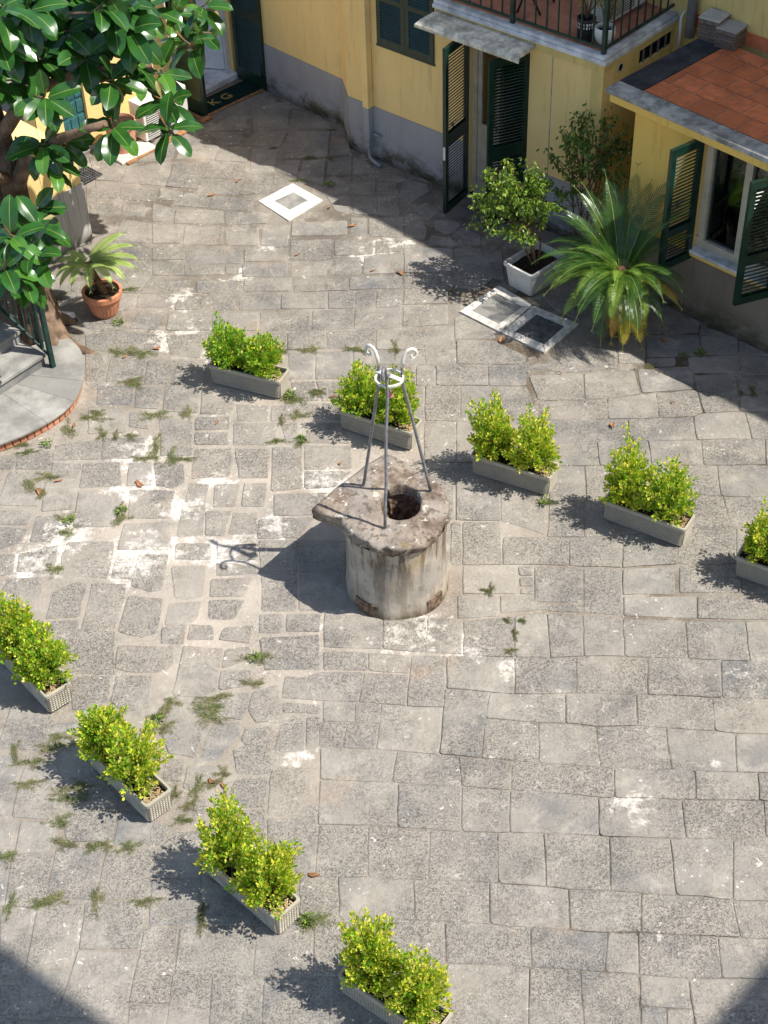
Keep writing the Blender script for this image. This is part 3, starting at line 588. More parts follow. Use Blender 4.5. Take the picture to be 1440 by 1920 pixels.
def stone_material(mortar=False):
    t = NT('mortar' if mortar else 'basalt_paving'); p = t.pos()
    m, X, Y = stain_mask(t, p)
    big = t.noise(p, .55, 3, .6); mid = t.noise(p, 3.2, 4, .6); fine = t.noise(p, 34, 4, .65)
    # broad zone left of and around the well where the lime wash is strongest and slightly pink
    dw = t.n('ShaderNodeVectorMath', {0: p, 1: (-1.0, 10.2, 0)}, operation='DISTANCE').outputs['Value']
    zone = t.mth('MULTIPLY', t.rng(dw, 4.2, .6, 0, 1), t.rng(big, .35, .6, .35, 1))
    if mortar:
        c = t.mix(t.rng(mid, .35, .65), (.24, .215, .185), (.37, .34, .30))
        c = t.mix(t.mth('MULTIPLY', t.rng(X, -.6, 1.2, .25, 1.0), t.rng(t.noise(p, 1.4, 2), .35, .55, .35, 1)), c, (.115, .085, .055))
        c = t.mix(t.mth('MULTIPLY', t.rng(Y, 13.5, 15.5), .7), c, (.15, .13, .11))
        c = t.mix(zone, c, (.58, .51, .44))
    else:
        r = t.rnd()
        c = t.mix(r, (.255, .252, .25), (.37, .35, .32))
        r2 = t.mth('FRACT', t.mth('MULTIPLY', r, 17.31))
        c = t.mix(t.rng(r2, .72, 1, 0, .4, False), c, (.36, .31, .265))
        c = t.mix(t.rng(r2, .34, 0, 0, .8, False), c, (.185, .20, .225))
        c = t.mix(t.mth('MULTIPLY', t.rng(mid, .38, .66), .65), c, (.45, .42, .38))
        c = t.mix(t.mth('MULTIPLY', zone, .5), c, (.55, .485, .425))
        c = t.mix(t.mth('MULTIPLY', t.rng(t.noise(p, 1.5, 4, .65), .52, .66), .5), c, (.215, .21, .21))
        # grain of the stone
        c = t.mix(t.rng(fine, .35, .65, 0, .35), c, (.21, .205, .20), 'MIX')
    # wash of dirt and lime that runs over stones and joints alike
    wash = t.noise(p, 1.15, 6, .68); wash2 = t.noise(p, 4.2, 5, .7)
    c = t.mix(t.mth('MULTIPLY', t.rng(wash, .38, .58), .60), c, (.40, .365, .325))
    c = t.mix(t.rng(wash2, .50, .66, 0, .50), c, (.52, .485, .44))
    c = t.mix(t.rng(t.noise(p, 2.3, 5, .7, .3), .55, .68, 0, .42), c, (.20, .195, .19))
    # chisel pits: short worm-like dark flecks, dense in some stones and worn away in others
    pit = t.noise(p, 50, 2.5, .6, 1.1)
    dens = t.mth('ADD', t.mth('MULTIPLY', t.noise(p, 1.5, 5, .7), .95), t.mth('MULTIPLY', t.mth('FRACT', t.mth('MULTIPLY', t.rnd(), 7.77)), .16))
    pit2 = t.rng(t.noise(p, 88, 2, .6, .5), .56, .64)
    pitm = t.mth('MULTIPLY', t.mth('MAXIMUM', t.rng(pit, .555, .635), t.mth('MULTIPLY', pit2, .8)), t.rng(dens, .40, .70))
    if mortar: pitm = t.mth('MULTIPLY', pitm, .5)
    c = t.mix(t.mth('MULTIPLY', pitm, .60), c, (.10, .095, .09))
    c = t.mix(1.0, c, (.83, .81, .77) if mortar else (.80, .78, .735), 'MULTIPLY')
    # lime and paint spots
    edge = t.noise(p, 9, 5, .7)
    wh = t.mth('ADD', t.mth('MULTIPLY', m, .44), t.mth('MULTIPLY', edge, .90))
    wh = t.mth('ADD', wh, t.mth('MULTIPLY', zone, .10))
    if mortar: wh = t.mth('ADD', wh, t.mth('MULTIPLY', m, .17))
    whm = t.rng(wh, .74, .92)
    spk = t.mth('MAXIMUM', t.rng(t.noise(p, 15, 3, .6, .6), .655, .70), t.rng(t.noise(p, 33, 2, .5, .4), .70, .74))
    spk = t.mth('MULTIPLY', spk, t.rng(t.noise(p, 1.1, 2), .42, .58))
    whm = t.mth('MAXIMUM', t.mth('MULTIPLY', whm, t.rng(fine, .32, .58, .25, .92)), t.mth('MULTIPLY', spk, .7))
    c = t.mix(whm, c, (.72, .665, .59))
    # rust tinted and damp patches
    c = t.mix(t.mth('MULTIPLY', t.rng(t.noise(p, .9, 3, .6), .62, .75), .35), c, (.40, .27, .17))
    h = t.mth('SUBTRACT', t.mth('ADD', t.mth('MULTIPLY', mid, .7), t.mth('MULTIPLY', fine, .55)), t.mth('MULTIPLY', pitm, 1.0))
    h = t.mth('ADD', h, t.mth('ADD', t.mth('MULTIPLY', t.noise(p, 11, 3, .6), .8), t.mth('MULTIPLY', wash2, 1.6)))
    return t.bsdf(c, t.rng(fine, .3, .7, .72, .95), t.bump(h, .75, .014), .25)
M = {}
M['stone'] = stone_material(); M['mortar'] = stone_material(True)
def plaster(name, col, dark, moss=0.0):
    t = NT(name); p = t.pos(); z = t.n('ShaderNodeSeparateXYZ', {0: p}).outputs[2]
    a = t.noise(scl(t, p, 1, 1, .35), 2.2, 5, .65); b = t.noise(p, 22, 4, .6)
    c = t.mix(t.rng(a, .32, .72, 0, .8), col, dark)
    c = t.mix(t.rng(t.noise(scl(t, p, 5, 5, .5), 2.6, 4, .7), .54, .74, 0, .40), c, tuple(x * .55 for x in dark))
    c = t.mix(t.rng(t.noise(p, 1.3, 6, .72), .56, .64, 0, .30), c, tuple(x * .72 for x in col))
    if moss:
        m = t.mth('MULTIPLY', t.rng(z, .42, .0), t.rng(t.noise(scl(t, p, 1, 1, 1.6), 2.7, 5, .7), .42, .62))
        c = t.mix(t.mth('MULTIPLY', m, moss), c, (.055, .052, .018))
        c = t.mix(t.mth('MULTIPLY', t.rng(z, .16, .0), .6), c, (.05, .047, .035))
    return t.bsdf(c, .9, t.bump(t.mth('ADD', b, t.mth('MULTIPLY', a, 2.0)), .35, .008), .2)
M['yellow'] = plaster('yellow_plaster', (.93, .675, .29), (.83, .60, .25))
M['yellow_deep'] = plaster('deep_yellow_plaster', (.92, .60, .15), (.82, .54, .15))
M['yellow_old'] = plaster('weathered_yellow_plaster', (.84, .64, .24), (.60, .46, .18))
M['plinth'] = plaster('grey_plinth', (.37, .37, .39), (.31, .305, .315), 1.0)
M['plinth_brown'] = plaster('brown_plinth', (.24, .20, .155), (.17, .14, .11), .9)
M['plinth_pale'] = plaster('pale_grey_plinth', (.52, .50, .47), (.42, .40, .37), .25)
M['green'] = simple('dark_green_paint', (.005, .030, .020), .36, .35, 9, .5, .1, 60, coat=.2)
M['green_rail'] = simple('railing_green_paint', (.008, .038, .030), .45, .4, 12, .5, .25, 70)
M['beige'] = simple('beige_frame_paint', (.56, .49, .37), .5, .12, 6, .4, .05)
M['white_frame'] = simple('white_frame_paint', (.70, .71, .74), .45, .08, 6, .4, .05)
M['marble'] = simple('grey_white_marble', (.60, .60, .60), .5, .35, 5, .4, .2, 30)
M['whitestone'] = simple('white_limestone', (.58, .545, .48), .85, .3, 14, .3, .3, 45)
M['whiteframe'] = simple('white_frame_stone', (.72, .68, .60), .8, .15, 14, .3, .3, 45)
M['concrete'] = simple('weathered_concrete', (.34, .33, .31), .9, .45, 7, .2, .5, 45)
M['canopy'] = simple('weathered_beige_concrete', (.66, .60, .47), .9, .4, 9, .2, .5, 45)
M['concrete_light'] = simple('light_concrete', (.50, .47, .42), .9, .3, 9, .2, .5, 60)
M['bitumen'] = simple('dark_bitumen', (.045, .047, .055), .75, .5, 4, .3, .5, 30)
M['tile'] = simple('terracotta_tile', (.68, .20, .085), .55, .28, 7, .35, .2, 60, objrnd=.3)
M['tile_floor'] = simple('terrace_floor_tile', (.40, .17, .11), .6, .2, 7, .3, .1)
M['grout'] = simple('tile_grout', (.60, .50, .42), .9, .2, 30, .1, .2)
M['paletile'] = simple('pale_stone_tile', (.56, .53, .48), .7, .18, 12, .3, .2, objrnd=.35)
M['browntile'] = simple('brown_tile_edge', (.27, .21, .165), .85, .35, 30, .2, .4, objrnd=.4)
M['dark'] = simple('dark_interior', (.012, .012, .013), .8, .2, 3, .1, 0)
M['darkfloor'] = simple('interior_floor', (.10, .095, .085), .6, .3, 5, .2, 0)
M['pipe'] = simple('grey_pipe', (.27, .28, .31), .5, .15, 8, .4, .05)
M['whitepipe'] = simple('white_hose', (.70, .68, .62), .5, .1, 8, .4, 0)
M['planter'] = simple('planter_grey_plastic', (.40, .365, .295), .7, .22, 11, .35, .12, 90, objrnd=.1)
M['planter_white'] = simple('off_white_plastic', (.60, .585, .55), .55, .1, 10, .4, .05)
M['terracotta'] = simple('terracotta_pot', (.55, .235, .13), .75, .16, 8, .25, .2, 60)
M['pinkpot'] = simple('pink_terracotta_pot', (.56, .27, .19), .8, .15, 8, .25, .2, 60)
M['soil'] = simple('potting_soil', (.035, .024, .017), .95, .6, 40, .1, 1.0, 60)
M['chips'] = simple('bark_chips', (.50, .36, .20), .9, .45, 60, .2, .6, 60, objrnd=.3)
M['acwhite'] = simple('ac_white', (.68, .67, .62), .5, .08, 6, .4, .03)
M['acgrille'] = simple('ac_grille_grey', (.10, .10, .10), .6, .2, 10, .3, 0)
M['iron'] = simple('grey_painted_iron', (.20, .20, .205), .45, .3, 25, .5, .25, 90)
M['ironwhite'] = simple('white_painted_iron', (.66, .64, .56), .5, .15, 30, .4, .2, 90)
M['manhole'] = simple('dark_iron_cover', (.115, .115, .115), .65, .4, 12, .4, .4, 80, metal=.3)
M['matgreen'] = simple('doormat_green', (.008, .030, .026), .95, .3, 40, .1, .8, 160)
M['matgold'] = simple('doormat_gold', (.40, .29, .10), .9, .2, 50, .1, .4, 160)
M['wood'] = simple('brown_wood', (.34, .17, .075), .8, .35, 20, .2, .3, 60)
M['brick'] = simple('red_brick', (.56, .25, .15), .9, .22, 18, .2, .4, 60, objrnd=.25)
M['slabstone'] = simple('step_stone', (.285, .275, .25), .85, .35, 4, .25, .5, 28, objrnd=.15)
M['stepshade'] = simple('shaded_step_stone', (.23, .23, .22), .85, .35, 4, .25, .5, 28)  # darker copy of the step stone, the tree's shade put into its colour
M['teal'] = simple('teal_door_paint', (.035, .13, .14), .5, .25, 10, .4, .1)
M['potwhite'] = simple('white_glazed_pot', (.78, .78, .74), .25, .04, 6, .5, 0)
M['potblack'] = simple('black_pot', (.03, .03, .033), .5, .2, 6, .4, 0)
M['plasticbag'] = simple('white_paper', (.72, .73, .78), .6, .1, 14, .4, .5, 30)
M['mossweed'] = None
def wellcap():
    t = NT('well_cap_stone'); p = t.pos()
    a = t.noise(p, 5.5, 5, .65); b = t.noise(p, 20, 4, .65); cc = t.noise(p, 2.4, 3)
    c = t.mix(t.rng(a, .36, .62), (.145, .105, .08), (.33, .27, .215))
    c = t.mix(t.mth('MULTIPLY', t.rng(cc, .42, .60), .6), c, (.315, .285, .25))
    c = t.mix(t.mth('MULTIPLY', t.rng(t.noise(p, 13, 3, .5, .5), .63, .68), .85), c, (.58, .54, .46))
    c = t.mix(t.rng(b, .52, .62, 0, .7), c, (.08, .06, .045))
    c = t.mix(t.rng(t.noise(p, 9, 4, .6), .6, .7, 0, .45), c, (.22, .165, .06))
    return t.bsdf(c, .92, t.bump(t.mth('ADD', a, t.mth('MULTIPLY', b, .8)), .9, .018), .2)
M['wellcap'] = wellcap()
def wellbody():
    t = NT('well_plaster'); p = t.pos(); z = t.n('ShaderNodeSeparateXYZ', {0: p}).outputs[2]
    st = t.noise(scl(t, p, 7, 7, .9), 1.6, 5, .65); a = t.noise(p, 4, 4, .6); b = t.noise(p, 30, 3, .6)
    c = t.mix(t.rng(a, .35, .65), (.50, .44, .36), (.36, .315, .26))
    c = t.mix(t.mth('MULTIPLY', t.rng(st, .46, .60), t.rng(z, .05, .7, .3, 1.0)), c, (.15, .115, .08))
    c = t.mix(t.mth('MULTIPLY', t.mth('MULTIPLY', t.rng(z, .19, .23), t.rng(z, .62, .50)), t.rng(t.noise(p, 2.4, 3), .38, .6, .15, .6)), c, (.30, .28, .26))
    c = t.mix(t.mth('MULTIPLY', t.rng(t.noise(p, 9, 5, .7), .52, .66), .5), c, (.20, .17, .14))
    c = t.mix(t.mth('MULTIPLY', t.rng(z, .10, .0), t.rng(st, .3, .6, .3, 1)), c, (.13, .10, .06))
    c = t.mix(t.mth('MULTIPLY', t.rng(t.noise(scl(t, p, 3, 3, .8), 3.1, 4, .6), .55, .7), .45), c, (.47, .33, .17))
    return t.bsdf(c, .92, t.bump(t.mth('ADD', a, t.mth('MULTIPLY', b, .5)), .5, .012), .2)
M['wellbody'] = wellbody()
M['rough_stone'] = simple('rough_brown_stone', (.17, .12, .085), .95, .6, 22, .1, 1.0, 40)
def leafmat(name, c1, c2, rough=.45, tr=.3, spec=.4, nscale=14, trcol=None, coat=0):
    t = NT(name); p = t.pos()
    a = t.noise(p, nscale, 2, .5)
    c = t.mix(t.rng(a, .38, .62), c1, c2)
    tc = t.mix(.5, c, trcol or tuple(min(1, x * 1.7) for x in c2))
    return t.bsdf(c, rough, None, spec, 0, (tc, tr), coat)
M['box_a'] = leafmat('shrub_leaf_yellow', (.72, .66, .07), (.52, .60, .04), .5, .34, .3)
M['box_b'] = leafmat('shrub_leaf_green', (.16, .34, .025), (.26, .46, .035), .5, .34, .3)
M['box_c'] = leafmat('shrub_leaf_cream', (.80, .74, .22), (.66, .66, .10), .5, .30, .3)
M['twig'] = simple('brown_twig', (.16, .10, .06), .9, .3, 30, .2, .2)
M['rub'] = leafmat('rubber_leaf', (.020, .080, .014), (.032, .12, .018), .27, .14, .5, 5, (.12, .30, .02), .25)
M['rub_l'] = leafmat('rubber_leaf_young', (.06, .19, .025), (.09, .24, .03), .2, .22, .7, 5, (.2, .42, .03), .3)
M['rubmid'] = leafmat('rubber_leaf_midrib', (.17, .25, .05), (.20, .27, .06), .35, .15, .5)
M['rubbud'] = leafmat('rubber_bud_sheath', (.46, .16, .10), (.38, .20, .10), .4, .2, .4)
M['rubold'] = leafmat('rubber_leaf_old', (.36, .27, .13), (.27, .25, .09), .5, .15, .3)
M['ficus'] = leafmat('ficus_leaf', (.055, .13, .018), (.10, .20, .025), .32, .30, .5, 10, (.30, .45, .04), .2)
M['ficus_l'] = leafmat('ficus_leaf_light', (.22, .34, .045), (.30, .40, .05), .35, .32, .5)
M['cyc'] = leafmat('cycad_leaflet', (.028, .085, .016), (.055, .13, .02), .3, .15, .55, 8, (.16, .34, .03))
M['cyc_l'] = leafmat('cycad_leaflet_light', (.20, .31, .04), (.12, .22, .03), .35, .25, .5, 8)
M['cyc_y'] = leafmat('cycad_leaflet_yellow', (.52, .40, .04), (.40, .34, .035), .45, .3, .4, 8)
M['cyc_b'] = leafmat('cycad_leaflet_brown', (.36, .19, .045), (.27, .13, .04), .6, .2, .3, 8)
M['cyc_p'] = leafmat('cycad_leaflet_pale', (.40, .50, .14), (.30, .42, .10), .4, .3, .4, 8)
M['rachis'] = leafmat('cycad_rachis', (.26, .32, .07), (.20, .28, .05), .4, .1, .4)
M['caudex'] = simple('cycad_caudex', (.12, .07, .035), .95, .6, 40, .1, 1, 50)
M['bark'] = simple('rubber_tree_bark', (.185, .125, .085), .9, .4, 8, .2, .8, 22)
M['weed'] = leafmat('weed_green', (.17, .25, .07), (.13, .20, .055), .7, .2, .2)
M['weed_dry'] = leafmat('weed_dry', (.34, .31, .16), (.26, .25, .12), .8, .15, .1)
M['deadleaf'] = leafmat('dead_leaf', (.46, .20, .08), (.34, .17, .08), .6, .2, .3)
M['glass'] = None
def glass():
    t = NT('window_glass')
    g = t.n('ShaderNodeBsdfGlossy', {'Color': (.8, .85, .85, 1), 'Roughness': .02}).outputs[0]
    tr = t.n('ShaderNodeBsdfTransparent', {'Color': (.75, .8, .78, 1)}).outputs[0]
    f = t.n('ShaderNodeFresnel', {'IOR': 1.5}).outputs[0]
    f = t.mth('MULTIPLY', f, 1.6, True)
    x = t.n('ShaderNodeMixShader', {0: f, 1: tr, 2: g}).outputs[0]; t.t.links.new(x, t.out.inputs[0]); return t.m
M['glass'] = glass()

# ------------------------------------------------------------------ ground: mortar bed and paving stones
def cmesh(name, sx0, sx1, sy0, sy1, step, zf, mat, parent=None):
    nx = int((sx1 - sx0) / step) + 1; ny = int((sy1 - sy0) / step) + 1
    v = [(sx0 + i * step, sy0 + j * step, zf(sx0 + i * step, sy0 + j * step)) for j in range(ny) for i in range(nx)]
    f = [(j * nx + i, j * nx + i + 1, (j + 1) * nx + i + 1, (j + 1) * nx + i) for j in range(ny - 1) for i in range(nx - 1)]
    me = bpy.data.meshes.new(name); me.from_pydata(v, [], f); me.materials.append(mat); me.polygons.foreach_set('use_smooth', [True] * len(f))
    return link(name, me, parent)
far = MB(); far.add([(-60, -40, -.06), (60, -40, -.06), (60, 70, -.06), (-60, 70, -.06)], [(0, 1, 2, 3)])
g0 = tag(far.build('ground', M['mortar']), kind='structure')
bed = cmesh('courtyard_paving', -6.2, 7, 2.6, 22, .12, lambda x, y: -.0040 - .0035 * (.4 + .9 * abs(mnoise.noise((x * .9, y * .9, 7)))) * max(0, min(1, (x + .4) / 1.2)) + .006 * mnoise.noise((x * 1.3, y * 1.3, 0)), M['mortar'])
tag(bed, kind='structure')
WELL = (.093, 9.717)
def ziggle(x, y): return .006 * mnoise.noise((x * 1.3, y * 1.3, 0))
def stone_mesh(poly, inset, seed, mb=None):
    inset = .0035 if inset > .005 else -.002
    rr = random.Random(seed); n = len(poly); cx = sum(p[0] for p in poly) / n; cy = sum(p[1] for p in poly) / n
    P = [Vector((p[0], p[1])) for p in poly]
    # inset edges
    out = []
    for i in range(n):
        a, b, c = P[i - 1], P[i], P[(i + 1) % n]
        d1 = (b - a).normalized(); d2 = (c - b).normalized(); n1 = Vector((-d1.y, d1.x)); n2 = Vector((-d2.y, d2.x))
        bis = (n1 + n2); k = bis.length
        bis = bis / k if k > .1 else n1
        out.append(b + bis * min(inset / max(bis.dot(n1), .4), .03))
    # round corners and wobble the edges
    ring = []
    for i in range(n):
        a, b, c = out[i - 1], out[i], out[(i + 1) % n]
        la = (b - a).length; lc = (c - b).length; r = rr.uniform(.004, .022)
        ra = min(r, la * .3); rc = min(r, lc * .3)
        ring.append(b + (a - b).normalized() * ra); ring.append(b + (c - b).normalized() * rc)
        seg = 2 if lc > .34 else 1 if lc > .13 else 0
        nn = (c - b).normalized(); nn = Vector((-nn.y, nn.x))
        for s in range(seg):
            u = (s + 1) / (seg + 1) + rr.uniform(-.08, .08); ring.append(b.lerp(c, u) + nn * rr.uniform(-.006, .006))
    c0 = Vector((cx, cy)); z = rr.uniform(.001, .006); tx, ty = rr.uniform(-.013, .013), rr.uniform(-.013, .013)
    top = []; mid = []; low = []
    for q in ring:
        d = q - c0; ins = c0 + d * (1 - .009 / max(d.length, .05))
        hz = z + tx * (ins.x - cx) + ty * (ins.y - cy) + rr.uniform(-.0008, .0008)
        top.append((ins.x - cx, ins.y - cy, hz)); mid.append((q.x - cx, q.y - cy, hz - .004)); low.append((q.x - cx, q.y - cy, -.025))
    k = len(ring); V_ = top + mid + low
    Fc = [tuple(range(k))] + [(i, k + i, k + (i + 1) % k, (i + 1) % k) for i in range(k)] + [(k + i, 2 * k + i, 2 * k + (i + 1) % k, k + (i + 1) % k) for i in range(k)]
    if mb is not None:
        zz = ziggle(cx, cy)
        mb.add([(a + cx, b + cy, c + zz) for a, b, c in V_], Fc); return None
    me = bpy.data.meshes.new('paving_stone'); me.from_pydata(V_, [], Fc); me.materials.append(M['stone'])
    return me, cx, cy
rest = MB()
for i, (ins, fl) in enumerate(STONES):
    poly = [(fl[j], fl[j + 1]) for j in range(0, len(fl), 2)]
    if i < 300:
        me, cx, cy = stone_mesh(poly, ins, i)
        o = link('paving_stone', me, bed, (cx, cy, ziggle(cx, cy)))
    else: stone_mesh(poly, ins, i, rest)
# paving that goes on outside the picture, joined
def in_view(x, y):
    d = Vector((x, y, -9.728)); zc = d.dot(F_)
    if zc <= 0: return False
    px = 720 + 2953.5 * d.dot(R_) / zc; py = 960 - 2953.5 * d.dot(U_) / zc
    return -30 < px < 1455 and -60 < py < 1945
y = 2.7; row = 0
while y < 15.5:
    hh = random.uniform(.34, .46); x = -6 + random.uniform(0, .4)
    while x < 6.8:
        ww = random.uniform(.38, .7); pl = [(x, y), (x + ww, y), (x + ww, y + hh), (x, y + hh)]
        if not any(in_view(*q) for q in pl + [(x + ww / 2, y + hh / 2)]) and not (x < -2.9 and 11.4 < y < 13.6): stone_mesh(pl, .008, int(x * 997 + y * 31), rest)
        x += ww
    y += hh
tag(rest.build('paving_stone', M['stone'], bed), kind='stuff')

# ------------------------------------------------------------------ frames along walls
class FR:
    def __init__(s, o, e, n=None):
        s.o = Vector(o); s.e = Vector(e).normalized(); s.n = Vector(n).normalized() if n else Vector((s.e.y, -s.e.x))
    def w(s, t, d, z): p = s.o + s.e * t + s.n * d; return (p.x, p.y, z)
    def box(s, mb, t0, t1, d0, d1, z0, z1, mi=0):
        q = lambda z: [s.w(t0, d0, z), s.w(t0, d1, z), s.w(t1, d1, z), s.w(t1, d0, z)]
        mb.hexa(q(z0), q(z1), mi)
    def wall(s, mb, t0, t1, z0, z1, holes, d0, d1, mi=0):
        ts = sorted({t0, t1, *[h[0] for h in holes], *[h[1] for h in holes]}); zs = sorted({z0, z1, *[h[2] for h in holes], *[h[3] for h in holes]})
        ts = [a for a in ts if t0 <= a <= t1]; zs = [a for a in zs if z0 <= a <= z1]
        def solid(i, j):
            if i < 0 or j < 0 or i >= len(ts) - 1 or j >= len(zs) - 1: return False
            a, b = (ts[i] + ts[i + 1]) / 2, (zs[j] + zs[j + 1]) / 2
            return not any(h[0] < a < h[1] and h[2] < b < h[3] for h in holes)
        for i in range(len(ts) - 1):
            for j in range(len(zs) - 1):
                if not solid(i, j): continue
                a, b, c, d = ts[i], ts[i + 1], zs[j], zs[j + 1]
                mb.add([s.w(a, d1, c), s.w(b, d1, c), s.w(b, d1, d), s.w(a, d1, d)], [(0, 1, 2, 3)], mi)
                mb.add([s.w(a, d0, c), s.w(b, d0, c), s.w(b, d0, d), s.w(a, d0, d)], [(3, 2, 1, 0)], mi)
                if not solid(i - 1, j): mb.add([s.w(a, d0, c), s.w(a, d1, c), s.w(a, d1, d), s.w(a, d0, d)], [(0, 1, 2, 3)], mi)
                if not solid(i + 1, j): mb.add([s.w(b, d0, c), s.w(b, d1, c), s.w(b, d1, d), s.w(b, d0, d)], [(3, 2, 1, 0)], mi)
                if not solid(i, j - 1): mb.add([s.w(a, d0, c), s.w(b, d0, c), s.w(b, d1, c), s.w(a, d1, c)], [(0, 1, 2, 3)], mi)
                if not solid(i, j + 1): mb.add([s.w(a, d0, d), s.w(b, d0, d), s.w(b, d1, d), s.w(a, d1, d)], [(3, 2, 1, 0)], mi)
slat_cache = {}
def shutter(parent, hinge, outer, z0, z1, panels, th=.035, slat_h=.036, label=None, handle=False, mat='green', stile=.06):
    """louvred leaf from the hinge point to the outer point; panels = list of (z0, z1) filled with slats"""
    F = FR(hinge, Vector(outer) - Vector(hinge)); L = (Vector(outer) - Vector(hinge)).length
    mb = MB()
    F.wall(mb, 0, L, z0, z1, [(stile, L - stile, a, b) for a, b in panels], -th / 2, th / 2)
    sh = mb.build('shutter', M[mat], parent)
    if label: sh['label'] = label
    sl = L - 2 * stile + .01
    key = round(sl, 3)
    if key not in slat_cache:
        m2 = MB(); a = math.radians(50); hw = .026; tt = .0045
        c, s_ = math.cos(a), math.sin(a)
        pts = [(-hw, -tt), (hw, -tt), (hw, tt), (-hw, tt)]
        q = [(y_ * c - z_ * s_, y_ * s_ + z_ * c) for y_, z_ in pts]
        m2.add([(0, *p) for p in q] + [(sl, *p) for p in q], [(3, 2, 1, 0), (4, 5, 6, 7), (0, 1, 5, 4), (1, 2, 6, 5), (2, 3, 7, 6), (3, 0, 4, 7)])
        slat_cache[key] = m2.mesh('slat', M[mat])
    me = slat_cache[key]
    rz = math.atan2(F.e.y, F.e.x)
    for a, b in panels:
        k = max(1, int(round((b - a) / slat_h)))
        for i in range(k):
            z = a + (i + .5) * (b - a) / k; p = F.w(stile - .005, 0, z)
            o = link('slat', me, sh, p); o.rotation_euler = (0, 0, rz)
    if handle:
        m3 = MB(); zc = (z0 + z1) / 2
        p = lambda t, d, z: F.w(t, d, z)
        m3.tube([p(L * .55, th / 2, zc), p(L * .55, th / 2 + .035, zc), p(L * .42, th / 2 + .04, zc + .01), p(L * .36, th / 2 + .02, zc + .015)], .006, 6)
        F.box(m3, L * .52, L * .58, th / 2, th / 2 + .006, zc - .03, zc + .03)
        m3.build('handle', M['iron'], sh)
    return sh
A1 = FR((-1.31, 18.83), (.686, -.727)); A1.n = Vector((-.727, -.686))
A2 = FR((-.23, 17.27), (.74, -.673)); A2.n = Vector((-.673, -.74))
BS = FR((2.412, 14.867), (.673, .74)); BS.n = Vector((.74, -.673))
A3 = FR((3.23, 13.575), (.689, -.724)); A3.n = Vector((-.724, -.689))
for f_ in (A1, A2, A3, BS): f_.e.normalize(); f_.n.normalize()

# ------------------------------------------------------------------ long yellow house with the terrace
house = empty('yellow_house', (.8, 16.8, 0), label='long yellow plastered house with grey plinth, green shutters and a railed terrace', cat='house')
hp = lambda: None
def attach(o): o.parent = house; o.matrix_parent_inverse = Matrix.Translation((-.8, -16.8, 0)); return o
class Root:
    """build children in world coordinates under an Empty that sits at the thing's base"""
    pass
def under(root, o):
    o.parent = root; o.matrix_parent_inverse = root.matrix_basis.inverted() if False else Matrix.Translation(-Vector(root.location)); return o
H = house
def HB(mb, name, mat, **k): return under(H, mb.build(name, mat, None, **k))
PL1, PL2 = .66, .69
mb = MB()
A1.wall(mb, -.05, 1.455, 0, 3.4, [], -.25, 0)
A2.wall(mb, -.02, 3.573, 0, 2.2, [(.48, 1.33, 1.51, 2.2), (1.83, 2.63, .05, 2.05)], -.2, 0)
A2.wall(mb, -.02, 1.34, 2.2, 3.4, [(.48, 1.33, 2.2, 2.55)], -.2, 0)
# angled return between the two faces
a, b = A1.w(1.455, 0, 0), A2.w(-.02, 0, 0)
mb.add([a, b, (b[0], b[1], 3.4), (a[0], a[1], 3.4)], [(0, 1, 2, 3)])
HB(mb, 'wall', M['yellow'])
mb = MB(); A1.wall(mb, -.05, 1.45, 0, PL1, [], .0015, .012)
HB(mb, 'plinth', M['plinth'])
mb = MB(); n_ = Vector((b[1] - a[1], a[0] - b[0])).normalized()
n_ = Vector((-abs(n_.x), -abs(n_.y)))
o2 = n_ * .010
mb.hexa([(a[0], a[1], 0), (a[0] + o2.x, a[1] + o2.y - .008, 0), (b[0] + o2.x, b[1] + o2.y, 0), (b[0], b[1], 0)], [(a[0], a[1], PL1), (a[0] + o2.x, a[1] + o2.y - .008, PL1), (b[0] + o2.x, b[1] + o2.y, .70), (b[0], b[1], .70)])
HB(mb, 'plinth', M['plinth'])
mb = MB(); A2.wall(mb, -.012, 1.83, 0, PL2, [], .0015, .012); HB(mb, 'plinth', M['plinth'])
mb = MB(); A2.wall(mb, 2.63, 3.58, 0, PL2, [], .0015, .012); HB(mb, 'plinth', M['plinth'])
# side face of the block, towards the small annex
mb = MB(); BS.wall(mb, -.0, 3.3, 0, 2.2, [(.66, 1.3, 1.92, 2.085)], -.15, 0)
HB(mb, 'wall', M['yellow_old'])
mb = MB(); BS.wall(mb, .661, 1.299, 1.921, 2.084, [], -.06, -.03); HB(mb, 'dark_window_panel', M['dark'])  # dark panel set in the opening, stands for the shade inside
mb = MB()
for k in range(4): BS.box(mb, .75 + k * .14, .768 + k * .14, -.022, -.008, 1.922, 2.083)
HB(mb, 'window_bar', M['iron'])
# round vent hole with a white collar
mb = MB()
c_ = Vector(BS.w(.30, .001, 2.05)); ee = Vector((BS.e.x, BS.e.y, 0)); zz = Vector((0, 0, 1)); nn = Vector((BS.n.x, BS.n.y, 0))
vs = []; 
for r_, dd in ((.055, .0), (.05, .012), (.038, .012), (.036, -.03)):
    for j in range(16): vs.append(c_ + ee * r_ * math.cos(j * PI / 8) + zz * r_ * math.sin(j * PI / 8) + nn * dd)
mb.add(vs, [(i * 16 + j, i * 16 + (j + 1) % 16, (i + 1) * 16 + (j + 1) % 16, (i + 1) * 16 + j) for i in range(3) for j in range(16)])
HB(mb, 'vent_collar', M['concrete_light'])
mb = MB(); mb.add([c_ + ee * .039 * math.cos(j * PI / 8) + zz * .039 * math.sin(j * PI / 8) + nn * .008 for j in range(16)], [tuple(range(16))]); HB(mb, 'vent_opening', M['dark'])
